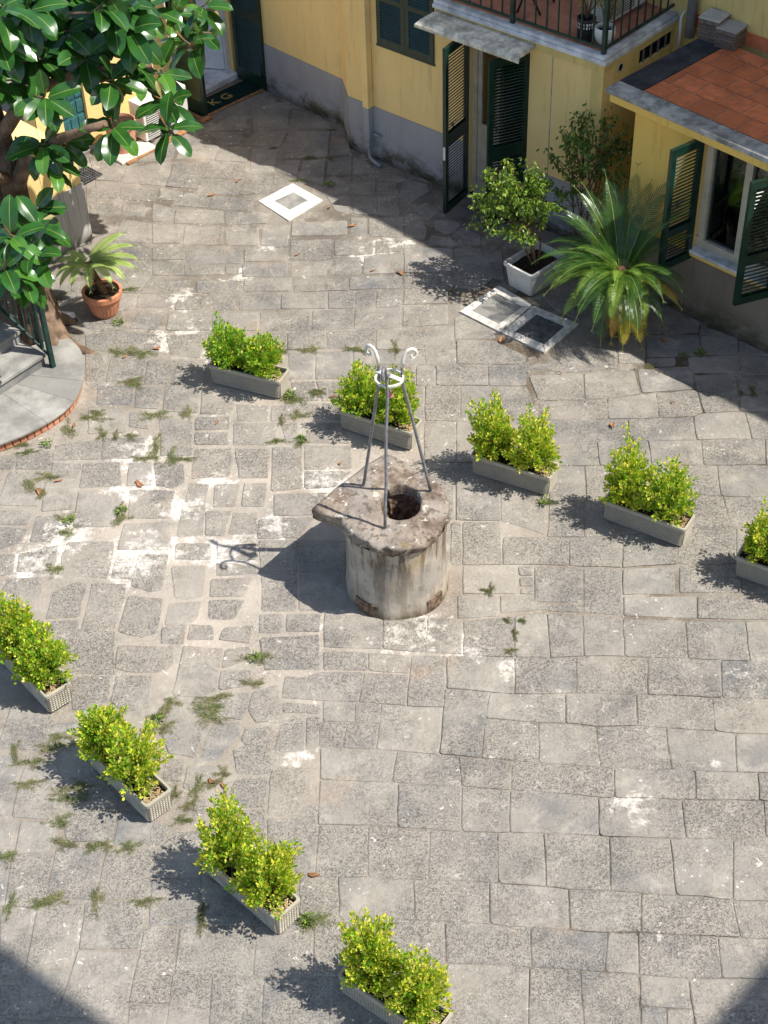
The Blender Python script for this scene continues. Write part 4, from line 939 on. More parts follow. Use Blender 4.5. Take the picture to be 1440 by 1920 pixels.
# terrace slab, marble lip, floor
def lcut(t0, d_out, d_in):      # L-shaped strip polygon along front and side edges
    fr = lambda t, d: Vector(A2.w(t, d, 0)[:2])
    cor = Vector((2.412, 14.867)) + A2.n * d_out + BS.n * d_out
    cin = Vector((2.412, 14.867)) + A2.n * d_in + BS.n * d_in
    return [fr(t0, d_out), cor, Vector(BS.w(1.52, d_out, 0)[:2]), Vector(BS.w(1.52, d_in, 0)[:2]), cin, fr(t0, d_in)]
mb = MB(); mb.prism(lcut(1.34, .012, -.25), 2.10, 2.2); HB(mb, 'cornice_band', M['yellow_old'])
mb = MB(); mb.prism(lcut(1.34, .05, -.10), 2.2, 2.245); HB(mb, 'marble_edge', M['marble'], bevel=.004)
mb = MB(); mb.prism(lcut(1.34, .028, -.07), 2.246, 2.285); HB(mb, 'marble_edge', M['marble'], bevel=.004)
mb = MB(); fl = [A2.w(1.34, -.07, 0), A2.w(3.5, -.07, 0), BS.w(3.2, -.07, 0), (2.0, 19.4, 0)]
mb.prism([p[:2] for p in fl], 2.19, 2.262); HB(mb, 'terrace_floor', M['tile_floor'])
# railing
rail = MB(); cr = Vector((2.412, 14.867)) - A2.n * .04 - BS.n * .04
A2r = FR(cr, -A2.e); A2r.n = A2.n.copy(); BSr = FR(cr, BS.e); BSr.n = BS.n.copy()
A2r.box(rail, 0.0, 2.12, -.012, .012, 2.33, 2.355); BSr.box(rail, 0.0, 1.5, -.012, .012, 2.33, 2.355)
A2r.box(rail, 0.0, 2.12, -.016, .016, 3.10, 3.13); BSr.box(rail, 0.0, 1.5, -.016, .016, 3.10, 3.13)
rl = under(H, rail.build('railing', M['green_rail'], None))
barm = MB(); barm.box(-.007, .007, -.007, .007, 2.355, 3.10); barme = barm.mesh('rail_bar', M['green_rail'])
for fr_, n_b, st in ((A2r, 14, .145), (BSr, 10, .145)):
    for k in range(1, n_b + 1):
        p = fr_.w(k * st, 0, 0); o = link('rail_bar', barme, rl, p); o.rotation_euler = (0, 0, math.atan2(fr_.e.y, fr_.e.x))
pm = MB(); pm.box(-.022, .022, -.022, .022, 2.27, 3.1); pme = pm.mesh('rail_post', M['green_rail'])
for fr_, t_ in ((A2r, 0.0), (A2r, 1.165), (BSr, 1.5)):
    o = link('rail_post', pme, rl, fr_.w(t_, 0, 0)); o.rotation_euler = (0, 0, math.atan2(fr_.e.y, fr_.e.x))
# canopy slab over the door
mb = MB()
A2.box(mb, 1.37, 2.72, .012, .30, 2.115, 2.165)
mb.hexa([A2.w(1.37, .30, 2.115), A2.w(1.34, .36, 2.09), A2.w(2.76, .36, 2.09), A2.w(2.72, .30, 2.115)], [A2.w(1.37, .30, 2.165), A2.w(1.34, .36, 2.125), A2.w(2.76, .36, 2.125), A2.w(2.72, .30, 2.165)])
HB(mb, 'door_canopy', M['canopy'], bevel=.004)
# square duct painted like the wall, grey foot, bent pipe
mb = MB(); A2.box(mb, .30, .39, .0125, .10, PL2, 3.3); HB(mb, 'downpipe_cover', M['yellow'], bevel=.006)
mb = MB(); A2.box(mb, .30, .39, .0125, .10, .16, PL2 - .002); HB(mb, 'downpipe_cover', M['plinth'], bevel=.006)
mb = MB(); mb.tube([A2.w(.345, .055, .2), A2.w(.345, .055, .09), A2.w(.36, .07, .045), A2.w(.42, .10, .03), A2.w(.52, .13, .028), A2.w(.60, .15, .028)], .022, 10); HB(mb, 'drain_pipe', M['pipe'], smooth=True)
mb = MB(); mb.tube([A2.w(.40, .05, .36), A2.w(.47, .05, .35), A2.w(.52, .03, .35)], .013, 8); HB(mb, 'pipe_stub', M['pipe'], smooth=True)
# closed shutters of the window
def pt(F, t, d): q = F.w(t, d, 0); return (q[0], q[1])
for t0, t1 in ((.485, .903), (.907, 1.325)):
    s_ = shutter(H, pt(A2, t0, .0), pt(A2, t1, .0), 1.515, 2.545, [(1.60, 2.04), (2.1, 2.47)], .03, label=None); s_.matrix_parent_inverse = Matrix.Translation(-Vector(H.location))
mb = MB(); A2.box(mb, .47, 1.34, .0, .014, 1.49, 1.512); HB(mb, 'window_sill', M['green'])
# door with two open louvred leaves
s_ = shutter(H, (1.105, 16.055), (.82, 15.64), .03, 2.05, [(.12, .86), (1.02, 1.96)], .04, label='tall louvred green leaf folded out left of the door, lit from behind', handle=True); s_.matrix_parent_inverse = Matrix.Translation(-Vector(H.location))
mb = MB(); F_l = FR((1.105, 16.055), (-.285, -.415)); F_l.box(mb, .497, .507, -.015, .015, .72, .88); HB(mb, 'door_bolt', M['acwhite'])
s_ = shutter(H, (1.715, 15.51), (1.275, 15.34), .03, 2.05, [(.12, .86), (1.02, 1.96)], .04, label='louvred green leaf folded out right of the door, in full shade'); s_.matrix_parent_inverse = Matrix.Translation(-Vector(H.location))
mb = MB()
A2.wall(mb, 1.83, 2.63, .05, 2.05, [(1.89, 2.57, .1, 2.0)], -.12, -.06)
HB(mb, 'door_frame', M['beige'])
mb = MB(); A2.wall(mb, 1.895, 2.2, .06, 1.995, [(1.95, 2.15, .95, 1.93)], -.10, -.07); HB(mb, 'door_leaf', M['beige'])
mb = MB(); A2.box(mb, 2.165, 2.178, -.07, -.045, .92, 1.0); HB(mb, 'door_handle', M['iron'])
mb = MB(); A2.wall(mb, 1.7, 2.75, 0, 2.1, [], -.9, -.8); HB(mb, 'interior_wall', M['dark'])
mb = MB(); A2.box(mb, 1.83, 2.63, -.8, .03, .0, .05); HB(mb, 'threshold', M['concrete'])
# vertical joint and grey pipes on the block
mb = MB(); A2.box(mb, 2.93, 2.94, .0, .004, PL2, 2.2); HB(mb, 'wall_joint', M['concrete'])

# tall wing behind, whose top edge throws the long shadow
TN = Vector((-.725, -.689)); TE = Vector((.689, -.725))
TP = lambda t, d: (Vector((3.54, 15.59)) + TE * t + TN * d)
mb = MB(); mb.prism([TP(-9.5, -1.2), TP(-9.5, 0), TP(8, 0), TP(8, -1.2)][::-1] if False else [TP(-9.5, 0), TP(8, 0), TP(8, -1.2), TP(-9.5, -1.2)], 0, 7.55)
tall = MB(); tall.v = mb.v; tall.f = mb.f; tall.m = mb.m
tw = empty('tall_yellow_building', (3.6, 15.9, 0), label='tall yellow building rising behind the terracotta roof with the stacked tiles', cat='building')
under(tw, tall.build('wall', M['yellow_old']))
mb = MB(); q = [TP(.02, .002), TP(.02, .05), TP(3, .05), TP(3, .002)]; mb.prism([TP(-.1, .02), TP(3.2, .02), TP(3.2, .002), TP(-.1, .002)], 2.2, 2.34); under(tw, mb.build('skirting', M['tile']))
mb = MB(); c_ = TP(-.10, .075); mb.tube([(c_.x, c_.y, 2.1), (c_.x, c_.y, 6.5)], .055, 14); under(tw, mb.build('downpipe', M['pipe'], smooth=True))
mb = MB(); c2 = TP(-.22, .09); mb.tube([BS.w(1.50, .03, 2.36), BS.w(1.6, .05, 2.40), (c2.x, c2.y, 2.28), (c2.x + .004, c2.y - .01, 2.1), (c2.x, c2.y, 1.9)], .016, 8); under(tw, mb.build('hose', M['whitepipe'], smooth=True))

# ------------------------------------------------------------------ small annex with the terracotta roof
X = empty('annex', (3.6, 13.6, 0), label='low ochre annex with flat terracotta-tiled roof and an open green shuttered window', cat='annex')
def XB(mb, name, mat, **k): return under(X, mb.build(name, mat, None, **k))
mb = MB(); A3.wall(mb, -.84, 3.2, 0, 2.08, [(.0, 1.0, .78, 2.06)], -.2, 0)
mb.add([A3.w(-.84, 0, 0), A3.w(-.84, -1.4, 0), A3.w(-.84, -1.4, 2.08), A3.w(-.84, 0, 2.08)], [(0, 1, 2, 3)])
XB(mb, 'wall', M['yellow_deep'])
mb = MB(); A3.wall(mb, -.85, 3.2, 0, .74, [], .0015, .012); XB(mb, 'plinth', M['plinth_brown'])
mb = MB(); A3.box(mb, -.02, 1.04, .0, .05, .742, .776); XB(mb, 'sill_band', M['yellow_deep'])
mb = MB(); A3.box(mb, -.01, 1.03, -.17, .06, .778, .812); XB(mb, 'window_sill', M['marble'], bevel=.003)
# roof slab: beam, coping, bitumen edge, tiles
rc = Vector((2.355, 14.325)); re = (Vector((3.665, 12.835)) - rc).normalized(); rb = (Vector((3.51, 15.38)) - rc).normalized()
RP = lambda u, v: (rc + re * u + rb * v)
def rquad(u0, u1, v0, v1): return [RP(u0, v0), RP(u1, v0), RP(u1, v1), RP(u0, v1)]
mb = MB(); mb.prism(rquad(.04, 3.4, .03, 1.62), 2.08, 2.17); XB(mb, 'roof_beam', M['yellow_deep'])
mb = MB(); mb.prism(rquad(0, 3.4, 0, .21), 2.171, 2.222); XB(mb, 'coping', M['concrete'], bevel=.005)
mb = MB(); mb.prism(rquad(0, .30, .212, 1.62), 2.171, 2.225); XB(mb, 'roof_edge', M['bitumen'], bevel=.008)
mb = MB(); mb.prism(rquad(.30, 3.4, .212, 1.62), 2.171, 2.205); rf = XB(mb, 'roof_bed', M['grout'])
tw_, tl_ = .315, .315
ti = 0
for j in range(5):
    v0 = .235 + j * .292
    for i in range(-1, 9):
        u0 = .315 + i * .292 + (j % 2) * .146 - .05
        a0, a1, b0, b1 = max(u0, .31), min(u0 + .279, 3.38), v0, min(v0 + .279, 1.60)
        if a1 - a0 < .03 or b1 - b0 < .03: continue
        if RP(a0, b0).x > 5.2: continue
        cx_, cy_ = RP((a0 + a1) / 2, (b0 + b1) / 2)
        m_ = MB(); q = [RP(a0, b0), RP(a1, b0), RP(a1, b1), RP(a0, b1)]; m_.prism([(p.x - cx_, p.y - cy_) for p in q], 0, .008)
        o = m_.build('roof_tile', M['tile'], None, bevel=.002); o.location = (cx_, cy_, 2.207 + random.uniform(0, .0015)); o.parent = rf
# window
mb = MB(); A3.wall(mb, .001, .999, .813, 2.059, [(.09, .47, .90, 1.99), (.55, .91, .90, 1.99)], -.13, -.05); XB(mb, 'window_frame', M['beige'], bevel=.004)
for a, b in ((.09, .47), (.55, .91)):
    mb = MB(); A3.wall(mb, a, b, .90, 1.99, [(a + .012, b - .012, .912, 1.978)], -.11, -.09); XB(mb, 'window_seal', M['acgrille'])
    mb = MB(); A3.box(mb, a + .01, b - .01, -.102, -.098, .91, 1.98); XB(mb, 'window_pane', M['glass'])
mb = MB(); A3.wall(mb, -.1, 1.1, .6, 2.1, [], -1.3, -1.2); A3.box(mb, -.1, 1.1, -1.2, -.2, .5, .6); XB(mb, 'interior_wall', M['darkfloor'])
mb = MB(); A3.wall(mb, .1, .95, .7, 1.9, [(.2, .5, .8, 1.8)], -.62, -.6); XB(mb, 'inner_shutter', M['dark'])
s_ = shutter(X, pt(A3, .0, .02), (2.865, 13.32), .70, 2.07, [(.78, 1.08), (1.16, 1.99)], .045, slat_h=.040, label='green louvred leaf left of the annex window, its top edge brightly lit', handle=True); s_.matrix_parent_inverse = Matrix.Translation(-Vector(X.location))
s_ = shutter(X, pt(A3, 1.0, .02), (3.50, 12.69), .70, 2.07, [(.78, 1.16), (1.26, 1.99)], .045, slat_h=.040, label='green louvred leaf right of the annex window, cut by the picture edge'); s_.matrix_parent_inverse = Matrix.Translation(-Vector(X.location))

# ------------------------------------------------------------------ left wing (sunlit) with the office door and the blue door
LW = FR((-1.74, 19.3), (-.689, -.724)); LW.n = Vector((.724, -.689)); LW.n.normalize()   # t runs towards the viewer (down-left)
Lh = empty('left_wing', (-3.0, 18.2, 0), label='sunlit yellow wing on the left behind the rubber tree, with office doorway and teal door', cat='house')
def LB(mb, name, mat, **k): return under(Lh, mb.build(name, mat, None, **k))
mb = MB(); LW.wall(mb, -.6, 3.2, 0, 3.2, [(.03, 1.05, .06, 2.1), (2.45, 2.82, .04, 1.9)], -.25, 0); LB(mb, 'wall', M['yellow'])
mb = MB(); LW.wall(mb, .03, 1.05, .06, 2.1, [(.09, .99, .06, 2.04)], -.14, -.06); LB(mb, 'door_frame', M['white_frame'])
dl = FR(LW.w(.09, -.10, 0)[:2], (-.95, .25)); mb = MB(); dl.wall(mb, 0, .5, .09, 2.02, [], -.02, .02); dl.box(mb, .08, .42, .02, .026, .3, .9); dl.box(mb, .08, .42, .02, .026, 1.05, 1.85); LB(mb, 'door_leaf', M['white_frame'], bevel=.003)
mb = MB(); LW.box(mb, .03, 1.05, -.25, .10, .0, .075); LB(mb, 'threshold', M['marble'], bevel=.005)
mb = MB(); LW.box(mb, -.3, 1.1, -1.3, -.25, .0, .07); LB(mb, 'interior_floor', M['marble'])
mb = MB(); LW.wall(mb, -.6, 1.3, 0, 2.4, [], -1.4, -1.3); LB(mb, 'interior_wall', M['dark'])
mb = MB(); LW.wall(mb, 2.45, 2.82, .04, 1.9, [], -.08, -.05)
td = LB(mb, 'teal_door', M['teal'])
for j in range(9):
    for i in range(3):
        m_ = MB(); LW.box(m_, 2.47 + i * .115, 2.565 + i * .115, -.05, -.036, .10 + j * .2, .26 + j * .2); o = under(Lh, m_.build('door_panel', M['teal'], None, bevel=.012))
mb = MB(); LW.box(mb, 2.35, 2.95, -.2, .08, .0, .04); LB(mb, 'doorstep', M['slabstone'], bevel=.004)
s_ = shutter(Lh, (-2.40, 18.50), (-2.05, 18.17), .03, 2.05, [(.2, .9), (1.05, 1.95)], .04, label='louvred green leaf left of the office doorway, edge in the sun'); s_.matrix_parent_inverse = Matrix.Translation(-Vector(Lh.location))
s_ = shutter(Lh, (-1.70, 19.20), (-1.32, 18.80), .03, 2.05, [(.2, .9), (1.05, 1.95)], .04, label='louvred green leaf right of the office doorway, standing by the grey plinth'); s_.matrix_parent_inverse = Matrix.Translation(-Vector(Lh.location))
# forward block with the pale plinth
FB = FR((-3.22, 15.43), (-.707, -.707)); FB.n = Vector((.707, -.707))
Fb = empty('forward_block', (-3.8, 15.2, 0), label='yellow block with tall pale grey plinth behind the rubber tree trunk', cat='house')
mb = MB(); mb.prism([FB.w(0, 0, 0)[:2], FB.w(0, -1.4, 0)[:2], FB.w(3, -1.4, 0)[:2], FB.w(3, 0, 0)[:2]], 0, 1.15); under(Fb, mb.build('wall', M['yellow']))
mb = MB(); mb.prism([FB.w(-.015, .015, 0)[:2], FB.w(-.015, -1.4, 0)[:2], FB.w(0, -1.4, 0)[:2], FB.w(0, 0, 0)[:2], FB.w(3, 0, 0)[:2], FB.w(3, .015, 0)[:2]], 0, .725); under(Fb, mb.build('plinth', M['plinth_pale']))

# ------------------------------------------------------------------ neighbour wing and an added slab, outside the picture, that throw the two lower shadows
nb = empty('side_wing', (10, 4, 0), label='tall wing on the right outside the picture, casting the lower right shadow', cat='building')
mb = MB(); mb.prism([(6.48, .38), (10.46, -3.6), (18, 4), (14.0, 7.9)], 0, 12.0); under(nb, mb.build('wall', M['yellow_old']))
ov = empty('shadow_slab', (4.5, 2.5, 12.3), label='unseen slab added above the viewer to cast the lower left shadow', cat='shadow slab')
mb = MB(); mb.prism([(4.2, 4.33), (3.3, 4.2), (2.2, 3.2), (2.2, .3), (5.9, .3), (5.75, 3.2), (5.5, 3.58), (5.12, 3.87), (4.72, 4.2)][::-1], 12.0, 12.25); under(ov, mb.build('slab', M['concrete_light']))  # added shadow caster, outline shaped to give the curved shadow edge
# ------------------------------------------------------------------ the well
well = empty('stone_well', (WELL[0], WELL[1], 0), label='old round stone well with plastered drum and broken corbelled cap slab', cat='well')
def WB(mb, name, mat, **k): return under(well, mb.build(name, mat, None, **k))
rr = random.Random(3)
mb = MB(); n = 96; rows = [(.452, -.02), (.448, .03), (.437, .10), (.432, .2), (.430, .35), (.428, .5), (.430, .62), (.437, .70), (.440, .775)]
vs = []
for i, (r, z) in enumerate(rows):
    for j in range(n):
        t = 2 * PI * j / n; x, y = math.cos(t), math.sin(t)
        q = r + .010 * mnoise.noise((x * 2, y * 2, z * 3)) + .004 * mnoise.noise((x * 7, y * 7, z * 9)); vs.append((WELL[0] + q * x, WELL[1] + q * y, z))
fs = [(i * n + j, i * n + (j + 1) % n, (i + 1) * n + (j + 1) % n, (i + 1) * n + j) for i in range(len(rows) - 1) for j in range(n)]
mb.add(vs, fs); WB(mb, 'well_drum', M['wellbody'], smooth=True)
# two rough patches at the foot
for a0, a1, zh in ((-2.50, -1.98, .13), (-.98, -.58, .13)):
    mb = MB(); k = 10; vs = []
    for i in range(k + 1):
        t = a0 + (a1 - a0) * i / k; r = .450 + .007 * rr.random()
        for z in (-.01, zh * .5, zh + .006 * rr.random()): vs.append((WELL[0] + r * math.cos(t), WELL[1] + r * math.sin(t), z))
        vs.append((WELL[0] + .42 * math.cos(t), WELL[1] + .42 * math.sin(t), zh))
    mb.add(vs, [(i * 4 + j, (i + 1) * 4 + j, (i + 1) * 4 + j + 1, i * 4 + j + 1) for i in range(k) for j in range(3)])
    WB(mb, 'exposed_stone', M['rough_stone'])
HC = Vector((.142, 9.79)); HR = .164
OUT = [(-.583, 9.79), (-.372, 10.046), (-.211, 10.217), (-.122, 10.318), (-.015, 10.41), (.04, 10.425), (.10, 10.39), (.178, 10.33), (.262, 10.24), (.425, 10.09), (.515, 9.915), (.546, 9.73), (.522, 9.575), (.428, 9.405), (.30, 9.29), (.187, 9.245), (.056, 9.238), (-.074, 9.275), (-.185, 9.36), (-.277, 9.462), (-.345, 9.56), (-.362, 9.615), (-.335, 9.66), (-.40, 9.645), (-.46, 9.665), (-.53, 9.71), (-.60, 9.75)]
def ray(c, th, poly):
    d = Vector((math.cos(th), math.sin(th))); best = .3
    for i in range(len(poly)):
        a = Vector(poly[i]) - c; b = Vector(poly[(i + 1) % len(poly)]) - c; e = b - a
        den = d.x * e.y - d.y * e.x
        if abs(den) < 1e-9: continue
        t = (a.x * e.y - a.y * e.x) / den; u = (a.x * d.y - a.y * d.x) / den
        if t > 0 and -1e-6 <= u <= 1 + 1e-6: best = max(best, t)
    return best
mb = MB(); n = 150; vs = []; ZT = .88
prof = [(0, -.10), (0, -.03), (.0, -.008), (.04, 0), (.2, 0), (.4, 0), (.6, 0), (.8, 0), (.93, 0), (1, -.012), (1.012, -.03), (1.0, -.065), (.985, -.095), (.93, -.105), (.5, -.105)]
for i, (f, dz) in enumerate(prof):
    for j in range(n):
        th = 2 * PI * j / n; R = ray(HC, th, OUT); hr = HR * (1 + .30 * abs(math.sin(th)) ** 1.5) * (1 + .05 * mnoise.noise((math.cos(th) * 2, math.sin(th) * 2, 5)))
        r = hr + (R - hr) * f + (.008 if i == 2 else 0)
        x, y = HC.x + r * math.cos(th), HC.y + r * math.sin(th)
        z = ZT + dz + (.016 * mnoise.noise((x * 5, y * 5, 1)) + .010 * mnoise.noise((x * 16, y * 16, 2)) if 2 < i < 10 else 0)
        if 9 < i < 13: jag = .028 * mnoise.noise((x * 11, y * 11, dz * 20)) + .014 * mnoise.noise((x * 35, y * 35, dz * 40)); x += jag * math.cos(th); y += jag * math.sin(th)
        if i > 10 and x < -.2: z += -.03 + .03 * mnoise.noise((x * 18, y * 18, 0))
        vs.append((x, y, z))
mb.add(vs, [(i * n + j, (i + 1) * n + j, (i + 1) * n + (j + 1) % n, i * n + (j + 1) % n) for i in range(len(prof) - 1) for j in range(n)])
WB(mb, 'cap_slab', M['wellcap'], smooth=True)
# inner shaft of rough stones
mb = MB(); n = 60; vs = []; hz = [.80 - .045 * i for i in range(19)]
for i, z in enumerate(hz):
    for j in range(n):
        th = 2 * PI * j / n; r = (.180 + .05 * abs(math.sin(th)) ** 1.5) + .020 * mnoise.noise((math.cos(th) * 5, math.sin(th) * 5, z * 18)); vs.append((HC.x + r * math.cos(th), HC.y + r * math.sin(th), z))
mb.add(vs, [(i * n + j, i * n + (j + 1) % n, (i + 1) * n + (j + 1) % n, (i + 1) * n + j) for i in range(len(hz) - 1) for j in range(n)])
WB(mb, 'shaft_lining', M['rough_stone'])
# tripod
TC = Vector((.081, 9.803)); FT = [Vector((-.163, 10.028)), Vector((.005, 9.468)), Vector((.400, 9.915))]
tri = empty('well_tripod', (TC.x, TC.y, .88), label='wrought iron tripod of three scrolled legs standing on the well cap', cat='well frame')
PR = [(.335, .875), (.30, 1.08), (.255, 1.32), (.212, 1.55), (.172, 1.78), (.145, 1.93), (.124, 2.02), (.112, 2.10), (.106, 2.19), (.107, 2.26), (.114, 2.32), (.132, 2.372), (.160, 2.403), (.192, 2.408), (.220, 2.390), (.234, 2.360), (.228, 2.330), (.207, 2.315), (.188, 2.325), (.184, 2.345), (.196, 2.354)]
for k, f in enumerate(FT):
    d = (f - TC); L = d.length; d.normalize(); tz = Vector((0, 0, 1)); side = Vector((-d.y, d.x, 0))
    pts = []
    for r, z in PR:
        rr_ = r * (L / .335) if z < 1.9 else r
        pts.append(Vector((TC.x + d.x * rr_, TC.y + d.y * rr_, z)) + side * (.004 * math.sin(z * 9 + k * 2)))
    rads = [.0138] * 11 + [.0128, .012, .013, .013, .012, .011, .010, .009, .008, .007]
    # flat bar upper scroll, round lower rod
    m1 = MB(); m1.tube(pts, rads, 8); lg = under(tri, m1.build('leg', M['iron'], None, smooth=True))
    m2 = MB(); m2.tube(pts[9:], [r * 1.12 for r in rads[9:]], 8); o = m2.build('scroll', M['ironwhite'] if k != 1 else M['iron'], None, smooth=True); o.parent = lg
    m3 = MB(); m3.lathe([(.018, -.004), (.020, .004), (.012, .012)], 10, c=(f.x, f.y, .878), capt=True); o = m3.build('foot_plate', M['iron'], None); o.parent = lg
mb = MB(); vs = []; n = 36
for i in range(n):
    t = 2 * PI * i / n
    for a, b in ((.102, 2.172), (.117, 2.172), (.117, 2.190), (.102, 2.190)): vs.append((TC.x + a * math.cos(t), TC.y + a * math.sin(t), b))
mb.add(vs, [(i * 4 + j, ((i + 1) % n) * 4 + j, ((i + 1) % n) * 4 + (j + 1) % 4, i * 4 + (j + 1) % 4) for i in range(n) for j in range(4)])
under(tri, mb.build('ring', M['ironwhite'], None))
a_ = Vector((TC.x - .085, TC.y + .07, 2.20)); b_ = Vector((TC.x + .088, TC.y - .055, 2.20)); F_x = FR(a_.xy, b_.xy - a_.xy)
mb = MB(); F_x.box(mb, -.02, (b_ - a_).length + .01, -.022, .022, 2.193, 2.207); under(tri, mb.build('cross_plate', M['ironwhite'], None, bevel=.003))
mb = MB(); mb.lathe([(.014, 0), (.016, .01), (.008, .018)], 10, c=(TC.x, TC.y, 2.207), capt=True); under(tri, mb.build('bolt', M['iron'], None))
mb = MB(); mb.tube([(TC.x, TC.y, 2.19), (TC.x, TC.y, 2.10)], .006, 6); mb.tube([(TC.x + .022 * math.cos(i * PI / 6), TC.y, 2.08 + .022 * math.sin(i * PI / 6)) for i in range(13)], .005, 6, cap=False); under(tri, mb.build('hanging_hook', M['iron'], None))
mb = MB(); mb.lathe([(.010, .06), (.022, .05), (.030, .02), (.032, 0), (.024, -.004)], 16, c=(TC.x, TC.y, 2.0)); under(tri, mb.build('pulley', M['pinkpot'], None, smooth=True))

# ------------------------------------------------------------------ planters
PLN, PWD, PHT = .80, .247, .237
def make_planter():
    r = empty('planter')
    def loop(ix, iy, z, cr=.03, k=4):
        hx, hy = PLN / 2 - ix, PWD / 2 - iy; o = []
        for sx, sy, a0 in ((1, 1, 0), (-1, 1, PI / 2), (-1, -1, PI), (1, -1, 3 * PI / 2)):
            for i in range(k + 1):
                a = a0 + PI / 2 * i / k; o.append((sx * (hx - cr) + cr * math.cos(a), sy * (hy - cr) + cr * math.sin(a), z))
        return o
    L = [loop(.034, .030, .0), loop(.022, .020, .012), loop(.016, .014, .10), loop(.010, .010, .196), loop(.001, .001, .198), loop(0, 0, .203), loop(0, 0, .230), loop(.004, .004, .237), loop(.020, .020, .237, .02), loop(.022, .022, .232, .02), loop(.028, .028, .10, .02)]
    n = len(L[0]); mb = MB(); mb.add([p for l in L for p in l], [(i * n + j, i * n + (j + 1) % n, (i + 1) * n + (j + 1) % n, (i + 1) * n + j) for i in range(len(L) - 1) for j in range(n)] + [tuple(range(n - 1, -1, -1))])
    b = mb.build('box', M['planter'], r)
    # rattan relief: little cushions on ends and long sides
    rel = MB()
    def cushions(p0, du, dv, nn_, nu, nv):
        for i in range(nu):
            for j in range(nv):
                c = p0 + du * (i + .5) + dv * (j + .5); h = nn_ * .006; a = .44
                off = .5 * ((i + j) % 2)
                q = [c - du * a - dv * (a * .8), c + du * a - dv * (a * .8), c + du * a + dv * (a * .8), c - du * a + dv * (a * .8)]
                rel.add(q + [c - du * .12 + h, c + du * .12 + h], [(0, 1, 5, 4), (1, 2, 5), (2, 3, 4, 5), (3, 0, 4)])
    for s in (1, -1):
        cushions(Vector((s * (PLN / 2 - .0165), -s * .095, .022)), Vector((0, s * .19 / 8, 0)), Vector((s * .0012, 0, .168 / 7)), Vector((s, 0, 0)), 8, 7)
        cushions(Vector((-s * -.375, s * (PWD / 2 - .0145), .022)), Vector((-s * .75 / 32, 0, 0)), Vector((0, s * .0012, .168 / 7)), Vector((0, s, 0)), 32, 7)
    rel.build('rattan_relief', M['planter'], r)
    so_ = cmesh('soil', -.372, .372, -.098, .098, .0196, lambda x, y: .185 + .014 * mnoise.noise((x * 9, y * 9, 0)) + .006 * mnoise.noise((x * 30, y * 30, 1)), M['soil'], r)
    ch = MB(); q = random.Random(5)
    for i in range(150):
        x = q.choice([1, 1, 1, -1]) * q.uniform(.22, .36) if i < 110 else q.uniform(-.36, .36); y = q.uniform(-.09, .09); z = .195 + q.uniform(0, .016); a = q.uniform(0, PI); s1, s2 = q.uniform(.008, .02), q.uniform(.004, .008)
        u = Vector((math.cos(a), math.sin(a), q.uniform(-.4, .4))) * s1; v = Vector((-math.sin(a), math.cos(a), q.uniform(-.5, .5))) * s2; c = Vector((x, y, z))
        ch.add([c - u - v, c + u - v, c + u + v, c - u + v], [(0, 1, 2, 3)])
    tag(ch.build('bark_chips', M['chips'], r), kind='stuff')
    return r
P1 = make_planter()
PL = [ # x, y, angle, label
 (-1.294, 12.595, -24.0, 'grey rattan-look planter box nearest the potted cycad, farthest back of the boxes'),
 (-.002, 11.758, -29.5, 'grey rattan-look planter box directly behind the well tripod'),
 (1.225, 11.032, -28.5, 'grey rattan-look planter box to the right behind the well, under the spreading shrubs'),
 (2.357, 10.310, -33.0, 'grey rattan-look planter box right of the well with bare soil between its shrubs'),
 (3.40, 9.535, -31.5, 'grey rattan-look planter box cut off by the right picture edge'),
 (-2.912, 8.718, -50.5, 'grey rattan-look planter box at the left picture edge, end wall towards the viewer'),
 (-2.025, 7.595, -48.5, 'grey rattan-look planter box with the two densest shrubs, beside the weedy joints'),
 (-1.050, 6.570, -45.5, 'grey rattan-look planter box second from the bottom, with straggly tall shrubs'),
 (-.047, 5.605, -38.5, 'grey rattan-look planter box at the bottom edge of the picture')]
for i, (x, y, a, lab) in enumerate(PL):
    o = P1 if i == 0 else copy_tree_fast(P1)
    o.location = (x, y, .004); o.rotation_euler = (0, 0, math.radians(a)); tag(o, lab, 'planter', 'planter boxes set out on the paving')
